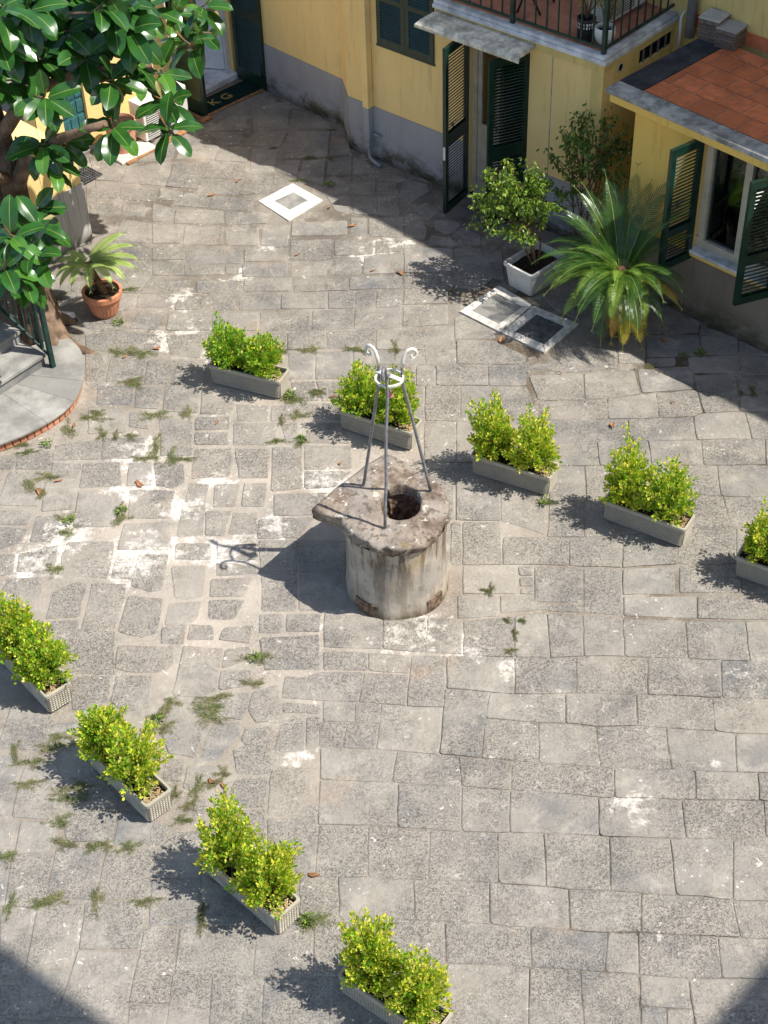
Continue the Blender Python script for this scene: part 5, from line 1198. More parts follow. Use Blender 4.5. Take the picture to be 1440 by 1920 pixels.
# box shrubs
def leaf_cloud(pts, dirs, sizes, mis, mats, name, ratio=.45, fold=.25, seed=1, curl=0.0):
    """many small folded leaves as one mesh; pts base points, dirs leaf axes"""
    rs = np.random.RandomState(seed); n = len(pts); P = np.array(pts); D = np.array(dirs); D /= np.linalg.norm(D, axis=1)[:, None] + 1e-9
    r = rs.normal(size=(n, 3)); r[:, 2] *= .5; Sx = np.cross(D, r); Sx /= np.linalg.norm(Sx, axis=1)[:, None] + 1e-9
    Nn = np.cross(Sx, D); Nn *= np.sign(Nn[:, 2:3] + 1e-6)
    s = np.array(sizes)[:, None]; w = s * ratio
    v = np.stack([P, P + D * s * .35 + Sx * w * .5 + Nn * w * fold, P + D * s * .75 + Sx * w * .42 + Nn * (w * fold - s * curl * .5), P + D * s - Nn * s * curl, P + D * s * .75 - Sx * w * .42 + Nn * (w * fold - s * curl * .5), P + D * s * .35 - Sx * w * .5 + Nn * w * fold], 1)
    V = v.reshape(-1, 3); base = (np.arange(n) * 6)[:, None]
    f1 = base + np.array([0, 1, 2, 3]); f2 = base + np.array([0, 3, 4, 5]); Fc = np.stack([f1, f2], 1).reshape(-1, 4)
    me = bpy.data.meshes.new(name); me.vertices.add(len(V)); me.vertices.foreach_set('co', V.ravel()); me.loops.add(Fc.size); me.loops.foreach_set('vertex_index', Fc.ravel().astype(np.int32))
    me.polygons.add(len(Fc)); me.polygons.foreach_set('loop_start', np.arange(0, Fc.size, 4, dtype=np.int32)); me.polygons.foreach_set('loop_total', np.full(len(Fc), 4, dtype=np.int32))
    for m in mats: me.materials.append(m)
    me.polygons.foreach_set('material_index', np.repeat(np.array(mis), 2).astype(np.int32)); me.update(calc_edges=True); me.validate(); return me
def box_shrub(seed, h, rad, lean=(0, 0), yellow=.5, dens=1.0):
    q = random.Random(seed); dens = q.uniform(.92, 1.12); lob = [q.uniform(0, 6.3) for _ in range(3)]; pts = []; dirs = []; sz = []; mi = []; tw = MB()
    nb = int(64 * dens)
    for b in range(nb):
        a = b * 2.39996 + q.uniform(-.4, .4); el = math.asin(min(1, max(-.05, (b + .5) / nb * 1.05 - .06))) + q.uniform(-.12, .12)
        tall = 1 + (.20 if q.random() < .22 else 0) + q.uniform(-.18, .12) + .13 * math.cos(a - lob[0]) * math.cos(el * 2 + lob[1]) + .10 * math.cos(3 * a + lob[2])
        tip = Vector((math.cos(a) * math.cos(el) * rad * 1.06 * tall + lean[0] * math.sin(el), math.sin(a) * math.cos(el) * rad * 1.06 * tall + lean[1] * math.sin(el), .06 + h * (.16 + .84 * max(0, math.sin(el)) * tall)))
        o = Vector((q.uniform(-.025, .025), q.uniform(-.025, .025), .0)); mid = o.lerp(tip, .5) + Vector((0, 0, h * .10)) + Vector((math.cos(a), math.sin(a), 0)) * rad * -.05
        curve = [o.lerp(mid, t).lerp(mid.lerp(tip, t), t) for t in (0, .25, .5, .75, 1)]
        if b % 2 == 0: tw.tube(curve, [.006, .005, .004, .0025, .0015], 4)
        L = (tip - mid).length
        nl = int(50 * dens)
        for i in range(nl):
            u = .34 + .66 * (i / nl) ** .8; 
            c0 = o.lerp(mid, u).lerp(mid.lerp(tip, u), u); ax = (mid.lerp(tip, u) - o.lerp(mid, u)).normalized()
            side = 1.0 - .55 * max(0, (u - .7) / .3)
            off = Vector((q.gauss(0, 1), q.gauss(0, 1), q.gauss(0, .8))) * .020 * side
            d = (ax * .9 + off.normalized() * .9 + Vector((0, 0, .45))).normalized()
            p = c0 + off; pts.append(p[:]); dirs.append(d[:]); sz.append(q.uniform(.024, .040) * (1 if u < .96 else .8))
            outer = u > .62
            r_ = q.random()
            mi.append(2 if outer and r_ < yellow * .22 else 0 if r_ < (yellow if outer else yellow * .6) else 1)
    me = leaf_cloud(pts, dirs, sz, mi, [M['box_a'], M['box_b'], M['box_c']], 'foliage', .60, .20, seed)
    return me, tw.mesh('stems', M['twig'])
SH = [ # planter idx, offset along, top z, radius, yellow, label
 (0, -.20, .78, .215, .22, 'dark green box shrub, left one of the pair nearest the potted cycad'), (0, .17, .76, .205, .36, 'green box shrub, right one of the pair nearest the potted cycad'),
 (1, -.21, .82, .235, .50, 'bushy shrub spreading left behind the well tripod'), (1, .17, .85, .205, .52, 'shrub seen through the right legs of the well tripod'),
 (2, -.20, .91, .215, .62, 'yellow-green shrub, left one in the box right behind the well'), (2, .19, .90, .235, .68, 'yellow-green shrub leaning over the right end of its box right behind the well'),
 (3, -.22, .92, .215, .66, 'tall yellow shrub left in the box with a soil gap'), (3, .18, .90, .215, .52, 'shrub on the right in the box with a soil gap'),
 (4, -.20, .86, .20, .66, 'shrub at the right picture edge'), (4, .2, .86, .20, .6, 'second shrub at the right picture edge, mostly out of the picture'),
 (5, -.20, .95, .235, .58, 'large shrub at the left picture edge, upper one of its box'), (5, .16, .80, .225, .52, 'rounded shrub at the left picture edge, lower one of its box'),
 (6, -.26, .82, .20, .56, 'compact shrub at the upper end of the box beside the weedy joints'), (6, .12, .92, .235, .64, 'widest round shrub, in the box beside the weedy joints'),
 (7, -.22, .96, .225, .64, 'straggly shrub at the upper end of the second box from the bottom'), (7, .19, .88, .225, .64, 'shrub at the lower end of the second box from the bottom'),
 (8, -.17, 1.0, .20, .66, 'slender tall shrub in the box at the bottom edge'), (8, .20, .88, .20, .68, 'shrub cut by the bottom edge of the picture')]
for i, (pi, off, top, rad, yel, lab) in enumerate(SH):
    x, y, a, _ = PL[pi]; ar = math.radians(a)
    me, tw_ = box_shrub(100 + i, top - .35, rad * .95, (random.uniform(-.03, .03), random.uniform(-.03, .03)), yel)
    r = empty('box_shrub', (x + off * math.cos(ar), y + off * math.sin(ar), .19), random.uniform(0, 6), label=lab, cat='shrub', group='variegated shrubs in the planter boxes')
    link('foliage', me, r); link('stems', tw_, r)

# ------------------------------------------------------------------ cycads
def frond_mesh(L, bend, leafmat_, seed, lw=.013, ll=.15, up=.30, pairs=46, name='frond', droop=.0):
    q = random.Random(seed); mb = MB(); n = 14; pts = []; ang = 0; p = Vector((0, 0, 0))
    for i in range(n + 1):
        t = i / n; pts.append(p.copy()); a = -bend * (t ** 1.3); p = p + Vector((math.cos(a), 0, math.sin(a))) * L / n
    def at(t): k = min(int(t * n), n - 1); f = t * n - k; return pts[k].lerp(pts[k + 1], f), (pts[k + 1] - pts[k]).normalized()
    mb.tube(pts, [.0035 * (1 - .7 * i / n) + .0010 for i in range(n + 1)], 4, 1)
    for i in range(pairs):
        t = .10 + .89 * i / pairs; c, d = at(t); nrm = Vector((-d.z, 0, d.x)); nrm = nrm if nrm.z > 0 or True else -nrm
        le = ll * (math.sin(PI * min(1, (t + .12) ** .75)) ** .55) * q.uniform(.92, 1.06) if t < .97 else ll * .3
        for s in (1, -1):
            fw = .22 + .60 * t * t
            ax = (d * fw + Vector((0, s, 0)) * 1.0 + nrm * (up + q.uniform(-.05, .05))).normalized(); tip = c + ax * le + Vector((0, 0, -1)) * (.02 + droop * le)
            md = c + ax * le * .55; w = d * lw * .46
            mb.add([c - w * .7, c + w * .7, md + w, md - w, tip], [(0, 1, 2, 3), (3, 2, 4)] if s > 0 else [(3, 2, 1, 0), (4, 2, 3)], 0)
    return mb.mesh(name, [M[leafmat_], M['rachis']])
def place_frond(me, root, base, az, el, roll=0, s=1.0, name='frond'):
    o = link(name, me, root); o.location = base
    o.rotation_euler = (Matrix.Rotation(az, 4, 'Z') @ Matrix.Rotation(-el, 4, 'Y') @ Matrix.Rotation(roll, 4, 'X')).to_euler(); o.scale = (s, s, s); return o
CY = Vector((2.60, 13.86, .30))
cy = empty('sago_cycad', (2.49, 13.33, 0), label='large spreading sago cycad with yellowing lower fronds beside the annex window', cat='cycad')
mb = MB(); mb.lathe([(.13, 0), (.15, .10), (.14, .35), (.13, .6), (.10, .70), (.03, .76)], 18, capt=True); link('trunk', mb.mesh('trunk', M['caudex']), cy)
fv = {('g', 0): frond_mesh(.90, 1.25, 'cyc', 1, .012, .145), ('g', 1): frond_mesh(.92, 1.6, 'cyc', 2, .012, .145), ('l', 0): frond_mesh(.90, 1.35, 'cyc_l', 3, .012, .145), ('l', 1): frond_mesh(.84, 1.9, 'cyc_l', 4, .012, .145),
      ('y', 0): frond_mesh(.78, 1.0, 'cyc_y', 5, .012, .12, .2), ('b', 0): frond_mesh(.74, 1.0, 'cyc_b', 6, .012, .11, .1, droop=.2), ('u', 0): frond_mesh(1.0, .75, 'cyc', 7, .011, .145), ('s', 0): frond_mesh(.40, 1.6, 'cyc_l', 8, .010, .085)}
# (azimuth deg, elevation deg, kind, variant, scale)
FRD = [(200, 28, 'l', 0, 1.0), (183, 18, 'l', 0, 1.0), (168, 38, 'g', 1, 1.05), (215, 10, 'l', 0, .95), (228, 22, 'g', 1, .92), (192, 45, 'g', 1, .95), (176, 5, 'g', 0, .8),
       (240, 8, 'g', 0, .88), (252, 20, 'l', 1, .85), (262, 4, 'g', 0, .82), (272, 18, 'g', 1, .85), (284, 0, 'g', 0, .85), (295, 14, 'l', 1, .8), (305, 2, 'g', 0, .8),
       (245, -38, 'b', 0, .85), (258, -40, 'y', 0, .85), (267, -36, 'y', 0, .9), (279, -38, 'y', 0, .88), (288, -42, 'b', 0, .9), (297, -26, 'y', 0, .88), (232, -42, 'b', 0, .8), (270, -30, 'y', 0, 1.05), (252, -28, 'b', 0, 1.0), (284, -32, 'y', 0, 1.05), (240, -25, 'g', 0, .9),
       (318, 12, 'y', 0, .95), (330, 18, 'g', 0, .8), (345, 24, 'g', 1, .8), (336, 2, 'b', 0, .9), (312, 34, 'l', 1, .75),
       (95, 68, 'u', 0, 1.0), (50, 55, 'u', 0, 1.0), (110, 72, 'u', 0, 1.05), (30, 50, 'g', 0, .95), (130, 66, 'u', 0, 1.0), (85, 60, 'u', 0, .95), (10, 66, 'u', 0, .95), (150, 42, 'g', 1, 1.0), (70, 72, 'u', 0, 1.1), (40, 70, 'u', 0, 1.1), (120, 60, 'u', 0, 1.0), (20, 62, 'u', 0, 1.0), (60, 60, 'u', 0, 1.05), (5, 52, 'g', 0, .95), (140, 52, 'g', 0, 1.05), (155, 60, 'u', 0, .95), (355, 70, 'u', 0, .95), (80, 52, 'u', 0, 1.0), (100, 50, 'g', 0, 1.0),
       (205, 50, 'g', 1, .95), (222, 44, 'l', 1, .9), (238, 38, 'g', 1, .9), (256, 36, 'l', 1, .85), (278, 40, 'g', 1, .8), (300, 40, 'g', 1, .8), (188, 30, 'g', 1, 1.0), (160, 24, 'g', 1, .9), (320, 45, 'g', 1, .85), (210, 58, 's', 0, 1.1), (250, 55, 's', 0, 1.2), (290, 58, 's', 0, 1.1), (170, 65, 's', 0, 1.2), (330, 60, 's', 0, 1.1), (230, 50, 'l', 1, .6), (265, 48, 'l', 1, .6), (200, 66, 'g', 0, .85)]
for az, el, kd, vr, s in FRD:
    place_frond(fv[(kd, vr)], cy, Vector((.05 * math.cos(math.radians(az)), .05 * math.sin(math.radians(az)), .70)), math.radians(az + random.uniform(-3, 3)), math.radians(el), random.uniform(-.2, .2), s)
# potted cycad
def pot(name, x, y, prof, mat, label, cat, ribs=0, n=40, group=None):
    r = empty(name, (x, y, 0), label=label, cat=cat, group=group)
    mb = MB(); vs = []
    for i, (rad, z) in enumerate(prof):
        for j in range(n):
            t = 2 * PI * j / n; rr_ = rad * (1 + (.022 * math.sin(t * ribs) if ribs and 0 < i < 3 else 0)); vs.append((rr_ * math.cos(t), rr_ * math.sin(t), z))
    mb.add(vs, [(i * n + j, i * n + (j + 1) % n, (i + 1) * n + (j + 1) % n, (i + 1) * n + j) for i in range(len(prof) - 1) for j in range(n)] + [tuple(range(n - 1, -1, -1))])
    mb.build('pot_body', mat, r, smooth=False)
    m2 = MB(); rs_ = prof[-1][0]; m2.lathe([(rs_ + .004, prof[-1][1] + .02), (rs_ * .5, prof[-1][1] + .035), (.001, prof[-1][1] + .04)], 20, capb=False); m2.build('soil', M['soil'], r)
    return r
pot('terracotta_pot', -2.90, 13.97, [(.125, 0), (.140, .03), (.190, .215), (.208, .222), (.212, .232), (.215, .285), (.205, .295), (.185, .292), (.180, .24)], M['terracotta'], 'ribbed terracotta pot holding the small leaning cycad', 'flower pot', 24, 72)
pc = empty('potted_cycad', (-2.90, 13.97, .24), label='small leaning cycad with arching pale fronds in the terracotta pot', cat='cycad')
mb = MB(); tp = [(0.03, -.02, .0), (-.01, -.02, .15), (-.06, -.03, .28), (-.09, -.03, .40)]
mb.tube(tp, [.045, .04, .042, .05], 10)
for i in range(60):
    q = random.Random(i); u = q.random(); k = min(int(u * 3), 2); c = Vector(tp[k]).lerp(Vector(tp[k + 1]), u * 3 - k); a = q.uniform(0, 2 * PI); d = Vector((math.cos(a), math.sin(a), .6)).normalized()
    mb.add([c + d * .03, c + d * .03 + Vector((0, 0, .012)), c + d * .075 + Vector((0, 0, .03))], [(0, 1, 2)])
mb.build('trunk', M['caudex'], pc)
f1 = frond_mesh(.60, 1.15, 'cyc_p', 21, .010, .095, .16, 62); f2 = frond_mesh(.56, 1.75, 'cyc_p', 22, .010, .09, .16, 62); f3 = frond_mesh(.50, 1.6, 'cyc_p', 23, .010, .085, .16, 56)
for az, el, me, s in ((15, 38, f1, 1.0), (2, 28, f1, 1.05), (-12, 22, f1, 1.0), (-28, 25, f2, 1.0), (-48, 30, f2, .95), (28, 50, f1, .95), (-80, 25, f3, .95), (-115, 30, f2, .85), (-140, 20, f2, .85), (175, 30, f3, .85), (205, 25, f3, .9), (150, 40, f3, .7)):
    place_frond(me, pc, Vector((-.09, -.03, .40)), math.radians(az), math.radians(el), random.uniform(-.2, .2), s)
mb = MB(); mb.add([(-.12, .02, .045), (-.05, -.01, .03), (-.03, .06, .05), (-.10, .09, .07)], [(0, 1, 2, 3)]); mb.box(-.1, -.04, .0, .06, .03, .05); tag(mb.build('nursery_pot', M['potblack'], None, loc=(-2.93, 13.93, .26)), 'small black plastic seedling pot lying in the terracotta pot', 'plant pot')
# pink pot under the rubber tree
pot('terracotta_pot', -3.04, 17.42, [(.145, 0), (.155, .02), (.185, .34), (.20, .345), (.20, .40), (.185, .405), (.175, .35)], M['pinkpot'], 'plain pink terracotta pot on a white slab under the rubber tree leaves', 'flower pot', 0)
mb = MB(); mb.prism([(-3.02, 17.05), (-2.62, 17.42), (-2.82, 17.64), (-3.22, 17.27)], .0, .03); tag(mb.build('stone_slab', M['whitestone'], None, bevel=.004), 'small white stone slab under the pink terracotta pot', 'slab')

# ------------------------------------------------------------------ ficus shrubs
def ficus(seed, h, rad, nbr, nl, light, spread=1.0, cz=.62, lean=(0, 0), leafs=.052):
    q = random.Random(seed); tw = MB(); pts = []; dirs = []; sz = []; mi = []
    stems = []
    for k in range(4):
        a = k * 1.7 + q.uniform(-.4, .4); top = Vector((math.cos(a) * rad * .35 + lean[0] * .6, math.sin(a) * rad * .35 + lean[1] * .6, h * q.uniform(.5, .68)))
        b = Vector((math.cos(a) * .03, math.sin(a) * .03, 0)); m_ = b.lerp(top, .5) + Vector((q.uniform(-.04, .04), q.uniform(-.04, .04), 0))
        c = [b.lerp(m_, t).lerp(m_.lerp(top, t), t) for t in (0, .2, .4, .6, .8, 1)]; tw.tube(c, [.014, .012, .011, .009, .008, .006], 6); stems.append(c)
    for b in range(nbr):
        st = stems[b % 4]; s0 = st[q.choice([2, 3, 4, 5, 5])]
        a = b * 2.4 + q.uniform(-.3, .3); el = q.uniform(-.25, 1.35); R = rad * q.uniform(.75, 1.12)
        tip = Vector((lean[0] + math.cos(a) * math.cos(el) * R * spread, lean[1] + math.sin(a) * math.cos(el) * R * spread, h * cz + math.sin(el) * h * (1 - cz) * q.uniform(.8, 1.1)))
        m_ = s0.lerp(tip, .55) + Vector((0, 0, .06)); c = [s0.lerp(m_, t).lerp(m_.lerp(tip, t), t) for t in (0, .25, .5, .75, 1)]
        tw.tube(c, [.006, .005, .004, .003, .0015], 4)
        for i in range(nl):
            u = q.uniform(.38, 1.03); p = s0.lerp(m_, u).lerp(m_.lerp(tip, u), u) + Vector((q.gauss(0, .022), q.gauss(0, .022), q.gauss(0, .018) - .005))
            o_ = Vector((q.gauss(0, 1), q.gauss(0, 1), -1.0 + q.gauss(0, .45))); pts.append(p[:]); dirs.append(o_[:]); sz.append(q.uniform(.8, 1.2) * leafs)
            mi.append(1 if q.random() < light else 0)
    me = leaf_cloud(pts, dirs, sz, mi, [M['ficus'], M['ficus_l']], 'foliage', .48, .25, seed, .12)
    return me, tw.mesh('stems', M['twig'])
wpl = empty('white_planter', (1.715, 14.235, 0), math.radians(43), label='off-white plastic trough with the bushy ficus, beside the pale frame on the ground', cat='planter')
mb = MB(); Lb = [(.225, .155, 0, ), (.235, .165, .01), (.268, .192, .265), (.285, .208, .268), (.287, .210, .305), (.262, .186, .307), (.255, .18, .26), (.25, .175, .235)]
vs = []
for hx, hy, z in Lb:
    for sx, sy, a0 in ((1, 1, 0), (-1, 1, PI / 2), (-1, -1, PI), (1, -1, 3 * PI / 2)):
        for i in range(4): a = a0 + PI / 6 * i; vs.append((sx * (hx - .03) + .03 * math.cos(a), sy * (hy - .03) + .03 * math.sin(a), z))
mb.add(vs, [(i * 16 + j, i * 16 + (j + 1) % 16, (i + 1) * 16 + (j + 1) % 16, (i + 1) * 16 + j) for i in range(len(Lb) - 1) for j in range(16)] + [tuple(range(15, -1, -1))])
mb.build('trough', M['planter_white'], wpl)
cmesh('soil', -.25, .25, -.176, .176, .044, lambda x, y: .235 + .012 * mnoise.noise((x * 9, y * 9, 0)), M['soil'], wpl)
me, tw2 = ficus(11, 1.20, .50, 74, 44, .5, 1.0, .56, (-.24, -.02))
r = empty('ficus_shrub', (1.72, 14.24, .24), 0, label='bushy sunlit weeping ficus growing in the off-white trough', cat='shrub'); link('foliage', me, r); link('stems', tw2, r)
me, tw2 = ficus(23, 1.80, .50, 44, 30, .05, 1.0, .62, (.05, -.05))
r = empty('ficus_shrub', (2.27, 14.72, .0), 0, label='sparse dark weeping ficus standing against the yellow wall in shade', cat='shrub'); link('foliage', me, r); link('stems', tw2, r)

# ------------------------------------------------------------------ rubber tree
rt = empty('rubber_tree', (-3.55, 13.75, 0), label='big rubber tree with glossy dark leaves leaning over the steps on the left', cat='tree')
mb = MB()
def wob(pts, a): return [Vector(p) + Vector((random.uniform(-a, a), random.uniform(-a, a), 0)) for p in pts]
mb.tube([(-3.52, 13.62, -.05), (-3.55, 13.66, .25), (-3.58, 13.7, .7), (-3.58, 13.75, 1.2), (-3.56, 13.8, 1.8), (-3.62, 13.85, 2.4), (-3.7, 13.9, 3.2)], [.25, .18, .15, .15, .14, .11, .08], 14)
for pts, rd in (([(-3.5, 13.6, .35), (-3.36, 13.5, .12), (-3.22, 13.35, .03), (-3.05, 13.28, .0), (-2.9, 13.24, -.03)], [.14, .11, .08, .05, .03]), ([(-3.5, 13.65, .3), (-3.35, 13.75, .08), (-3.2, 13.85, -.02)], [.12, .08, .04]), ([(-3.5, 13.6, .3), (-3.38, 13.35, .08), (-3.28, 13.15, .02), (-3.24, 13.02, -.02)], [.12, .09, .06, .03]),
                ([(-3.58, 13.7, 1.0), (-3.40, 13.55, 1.15), (-3.30, 13.50, 1.45), (-3.28, 13.52, 1.52)], [.10, .085, .085, .08]), ([(-3.56, 13.78, 1.6), (-3.3, 13.5, 2.1), (-2.9, 13.2, 2.5), (-2.4, 13.0, 2.75)], [.09, .07, .05, .03]), ([(-3.6, 13.8, 2.2), (-3.2, 13.7, 2.7), (-2.6, 13.6, 3.0), (-2.0, 13.6, 3.0)], [.08, .06, .04, .025]), ([(-3.56, 13.8, 1.7), (-3.6, 13.3, 2.1), (-3.5, 12.7, 2.3)], [.07, .05, .03])):
    mb.tube(pts, rd, 10)
trunk = under(rt, mb.build('trunk', M['bark'], None, smooth=True))
bm = bmesh.new(); bm.from_mesh(trunk.data); bmesh.ops.subdivide_edges(bm, edges=bm.edges, cuts=2, use_grid_fill=True)
for v in bm.verts:
    nn = v.normal; p = v.co; v.co = p + nn * (.022 * mnoise.noise((p.x * 9, p.y * 9, p.z * 2.2)) + .012 * mnoise.noise((p.x * 30, p.y * 30, p.z * 6)))
bm.to_mesh(trunk.data); bm.free()
mb = MB()
for i in range(14):
    q = random.Random(900 + i); x, y, z = -3.45 + q.uniform(-.12, .75), 13.6 + q.uniform(-.35, .15), q.uniform(1.6, 2.8); L = q.uniform(.4, 1.5)
    mb.tube([(x, y, z), (x + q.uniform(-.03, .03), y + q.uniform(-.03, .03), z - L * .5), (x + q.uniform(-.05, .05), y + q.uniform(-.05, .05), z - L)], [.0025, .002, .0012], 3)
tag(under(rt, mb.build('aerial_roots', M['twig'])), kind='stuff')
# vertical root strands down the trunk
mb = MB()
for i in range(26):
    q = random.Random(400 + i); a = q.uniform(-2.2, .6); pts = []
    for k in range(7):
        z = 2.2 - k * .33; r0 = .15 if z > .5 else .15 + (.5 - z) * .22; a += q.uniform(-.12, .12); pts.append((-3.57 + r0 * math.cos(a), 13.75 + (r0) * math.sin(a), max(z, .02)))
    mb.tube(pts, [.012, .014, .016, .018, .02, .024, .028], 5)
under(rt, mb.build('root_strands', M['bark'], None, smooth=True))
def rubber_leaf(L, W, curl, fold, seed, mat='rub'):
    q = random.Random(seed); ns = 8; mb = MB(); cols = [-1, -.55, -.045, .045, .55, 1]; V_ = []; a = 0
    x, z = 0.0, 0.0
    for i in range(ns + 1):
        t = i / ns; w = W * (math.sin(PI * min(1, t * .96 + .03) ** 1.12) ** .52) * .5 if 0 < i < ns else .003
        ang = -curl * t * t + .12 * math.sin(3 * t + seed)
        for c in cols:
            y = c * w; V_.append((x, y, z + abs(c) * w * fold + .006 * math.sin(t * 14 + c * 3 + seed) * abs(c)))
        x += math.cos(ang) * L / ns; z += math.sin(ang) * L / ns
    k = len(cols)
    for i in range(ns):
        for j in range(k - 1): mb.add([V_[i * k + j], V_[i * k + j + 1], V_[(i + 1) * k + j + 1], V_[(i + 1) * k + j]][::-1], [(0, 1, 2, 3)], 1 if j == 2 else 0)
    me = mb.mesh('leaf', [M[mat], M['rubmid']])
    bm = bmesh.new(); bm.from_mesh(me); bmesh.ops.remove_doubles(bm, verts=bm.verts, dist=.0005); bmesh.ops.recalc_face_normals(bm, faces=bm.faces)
    for f in bm.faces: f.smooth = True
    bm.to_mesh(me); bm.free(); return me
RL = [rubber_leaf(.40, .20, .35, .28, 1), rubber_leaf(.38, .185, .7, .22, 2), rubber_leaf(.36, .185, .15, .35, 3), rubber_leaf(.40, .19, 1.0, .18, 4), rubber_leaf(.31, .155, .4, .3, 5)]
RL += [rubber_leaf(.37, .18, .55, .25, 8, 'rub_l')]
RO = rubber_leaf(.26, .10, .9, .55, 6, 'rubold')
bud = MB(); bud.tube([(0, 0, 0), (.05, 0, .004), (.12, 0, .006), (.18, 0, 0)], [.004, .009, .007, .001], 6); budme = bud.mesh('bud', M['rubbud'])
leaves = []
def rosette(cx, cy, cz, seed, n=7, s=1.0, out=None, faint=False):
    q = random.Random(seed)
    ax = Vector((out[0] if out else q.uniform(-.3, .6), out[1] if out else q.uniform(-.6, .1), q.uniform(.2, .7))).normalized()
    u = ax.orthogonal().normalized(); v = ax.cross(u); a0 = q.uniform(0, 6)
    for i in range(n):
        a = a0 + i * 2.4; k = i / n; tilt = 1.25 - .55 * k + q.uniform(-.15, .15)
        d = (ax * math.cos(tilt) + (u * math.cos(a) + v * math.sin(a)) * math.sin(tilt)).normalized()
        d = (d + Vector((.12, -.1, -.95 * (1 - k) - .1))).normalized()
        nrm = (ax * 1.0 + Vector((0, 0, .7)) + Vector((q.uniform(-.25, .25), q.uniform(-.25, .25), 0))); nrm = (nrm - d * nrm.dot(d)).normalized(); sy = nrm.cross(d)
        base = Vector((cx, cy, cz)) - ax * .10 * (1 - k) + d * .03
        m = Matrix((d, sy, nrm)).transposed().to_4x4(); m.translation = base
        leaves.append((m @ Matrix.Scale(s * q.uniform(.82, 1.05), 4), RO if q.random() < .035 else RL[5] if q.random() < .12 else q.choice(RL[:5]), q))
    m = Matrix((ax, u, v)).transposed().to_4x4(); m.translation = (cx, cy, cz)
    if q.random() < .55: leaves.append((m, budme, q))
    # short twig back into the crown
    tw_r.tube([(cx, cy, cz), (cx - ax.x * .18, cy - ax.y * .18 + .03, cz - ax.z * .1 - .02), (cx - ax.x * .3 - .12, cy - ax.y * .25 + .12, cz - .12)], [.008, .010, .014], 5)
tw_r = MB()
for i, (x, y, z) in enumerate(ROSETTES): rosette(x, y, z, 50 + i, 8, .84)
nvis = len(leaves)
for i in range(70):
    q = random.Random(2000 + i); x = q.uniform(-4.6, -2.0); y = q.uniform(13.0, 15.2); z = q.uniform(3.0, 3.9)
    if x > -2.6: z = q.uniform(3.05, 3.8) ; y = q.uniform(13.4, 14.6)
    rosette(x, y, z, 3000 + i, 7, 1.0)
for i in range(18):
    q = random.Random(5000 + i); x = q.uniform(-4.4, -3.72); y = q.uniform(13.1, 13.7); z = q.uniform(1.0, 1.8); rosette(x, y, z, 6000 + i, 7, .95)
tag(under(rt, tw_r.build('twigs', M['bark'], None)), kind='stuff')
rest_l = MB()
for i, (m, me, q) in enumerate(leaves):
    if i < 296:
        o = under(rt, link('bud_sheath' if me is budme else 'leaf', me)); o.matrix_basis = m
    else:
        vv = [m @ v.co for v in me.vertices]; rest_l.add(vv, [tuple(p.vertices) for p in me.polygons])
        if me is not budme: rest_l.m[-len(me.polygons):] = [1 if p.material_index else 0 for p in me.polygons]
tag(under(rt, rest_l.build('foliage', [M['rub'], M['rubmid']], None, smooth=True)), kind='stuff')

# ------------------------------------------------------------------ curved platform, brick edging, steps, stair rail
pf = empty('entrance_platform', (-3.9, 12.6, 0), label='curved grey stone platform with a brick edge at the foot of the steps', cat='platform')
ARC = [(-5.6, 11.36), (-4.9, 11.38), (-4.3, 11.44), (-3.95, 11.54), (-3.65, 11.68), (-3.37, 11.86), (-3.14, 12.09), (-3.02, 12.30), (-2.975, 12.55), (-2.975, 12.84), (-3.03, 13.08), (-3.12, 13.26), (-3.25, 13.42)]
def smooth_arc(P, k=8):
    P = [Vector(p) for p in P]; o = []
    for i in range(len(P) - 1):
        p0 = P[max(i - 1, 0)]; p1 = P[i]; p2 = P[i + 1]; p3 = P[min(i + 2, len(P) - 1)]
        for j in range(k):
            t = j / k; o.append(.5 * ((2 * p1) + (p2 - p0) * t + (2 * p0 - 5 * p1 + 4 * p2 - p3) * t * t + (3 * p1 - p0 - 3 * p2 + p3) * t ** 3))
    o.append(P[-1]); return o
arc = smooth_arc(ARC)
def offset(a, d):
    o = []
    for i, p in enumerate(a):
        t = (a[min(i + 1, len(a) - 1)] - a[max(i - 1, 0)]).normalized(); o.append(p + Vector((-t.y, t.x)) * d)
    return o
inner = offset(arc, .03)
cen = Vector((-4.2, 12.9))
cuts = [0, 30, 44, 56, 66, 80, len(arc) - 1]
for a, b in zip(cuts, cuts[1:]):
    mb = MB(); poly = [cen] + arc[a:b + 1]
    # pull the radial joints apart a little
    g = (Vector((arc[a] + arc[b]) / 2) - cen).normalized() * .006; poly = [p + g * (0 if i else 1) for i, p in enumerate(poly)]
    if (poly[1] - poly[0]).x * (poly[-1] - poly[0]).y - (poly[1] - poly[0]).y * (poly[-1] - poly[0]).x < 0: poly = poly[::-1]
    mb.prism(poly, .098, .125 + random.uniform(-.0015, .0015)); under(pf, mb.build('platform_slab', M['slabstone'], None, bevel=.004))
mb = MB(); mb.prism([cen] + offset(arc, .10), -.02, .097); under(pf, mb.build('platform_core', M['mortar']))
# bricks set on edge along the curve
acc = 0; last = inner[0]; marks = [inner[0]]
for p in inner[1:]:
    while (p - last).length >= .078: last = last + (p - last).normalized() * .078; marks.append(last)
for a, b in zip(marks, marks[1:]):
    if a.x < -4.6: continue
    t = (b - a).normalized(); nI = Vector((-t.y, t.x)); c = (a + b) / 2
    m_ = MB(); m_.box(-.034, .034, -.0, .09, 0, .094 + random.uniform(-.004, .002)); o = m_.build('brick', M['brick'], None, bevel=.004); o.location = (c.x, c.y, .002); o.rotation_euler = (0, 0, math.atan2(t.y, t.x)); under_l = o; o.parent = pf; o.matrix_parent_inverse = Matrix.Translation(-Vector(pf.location))
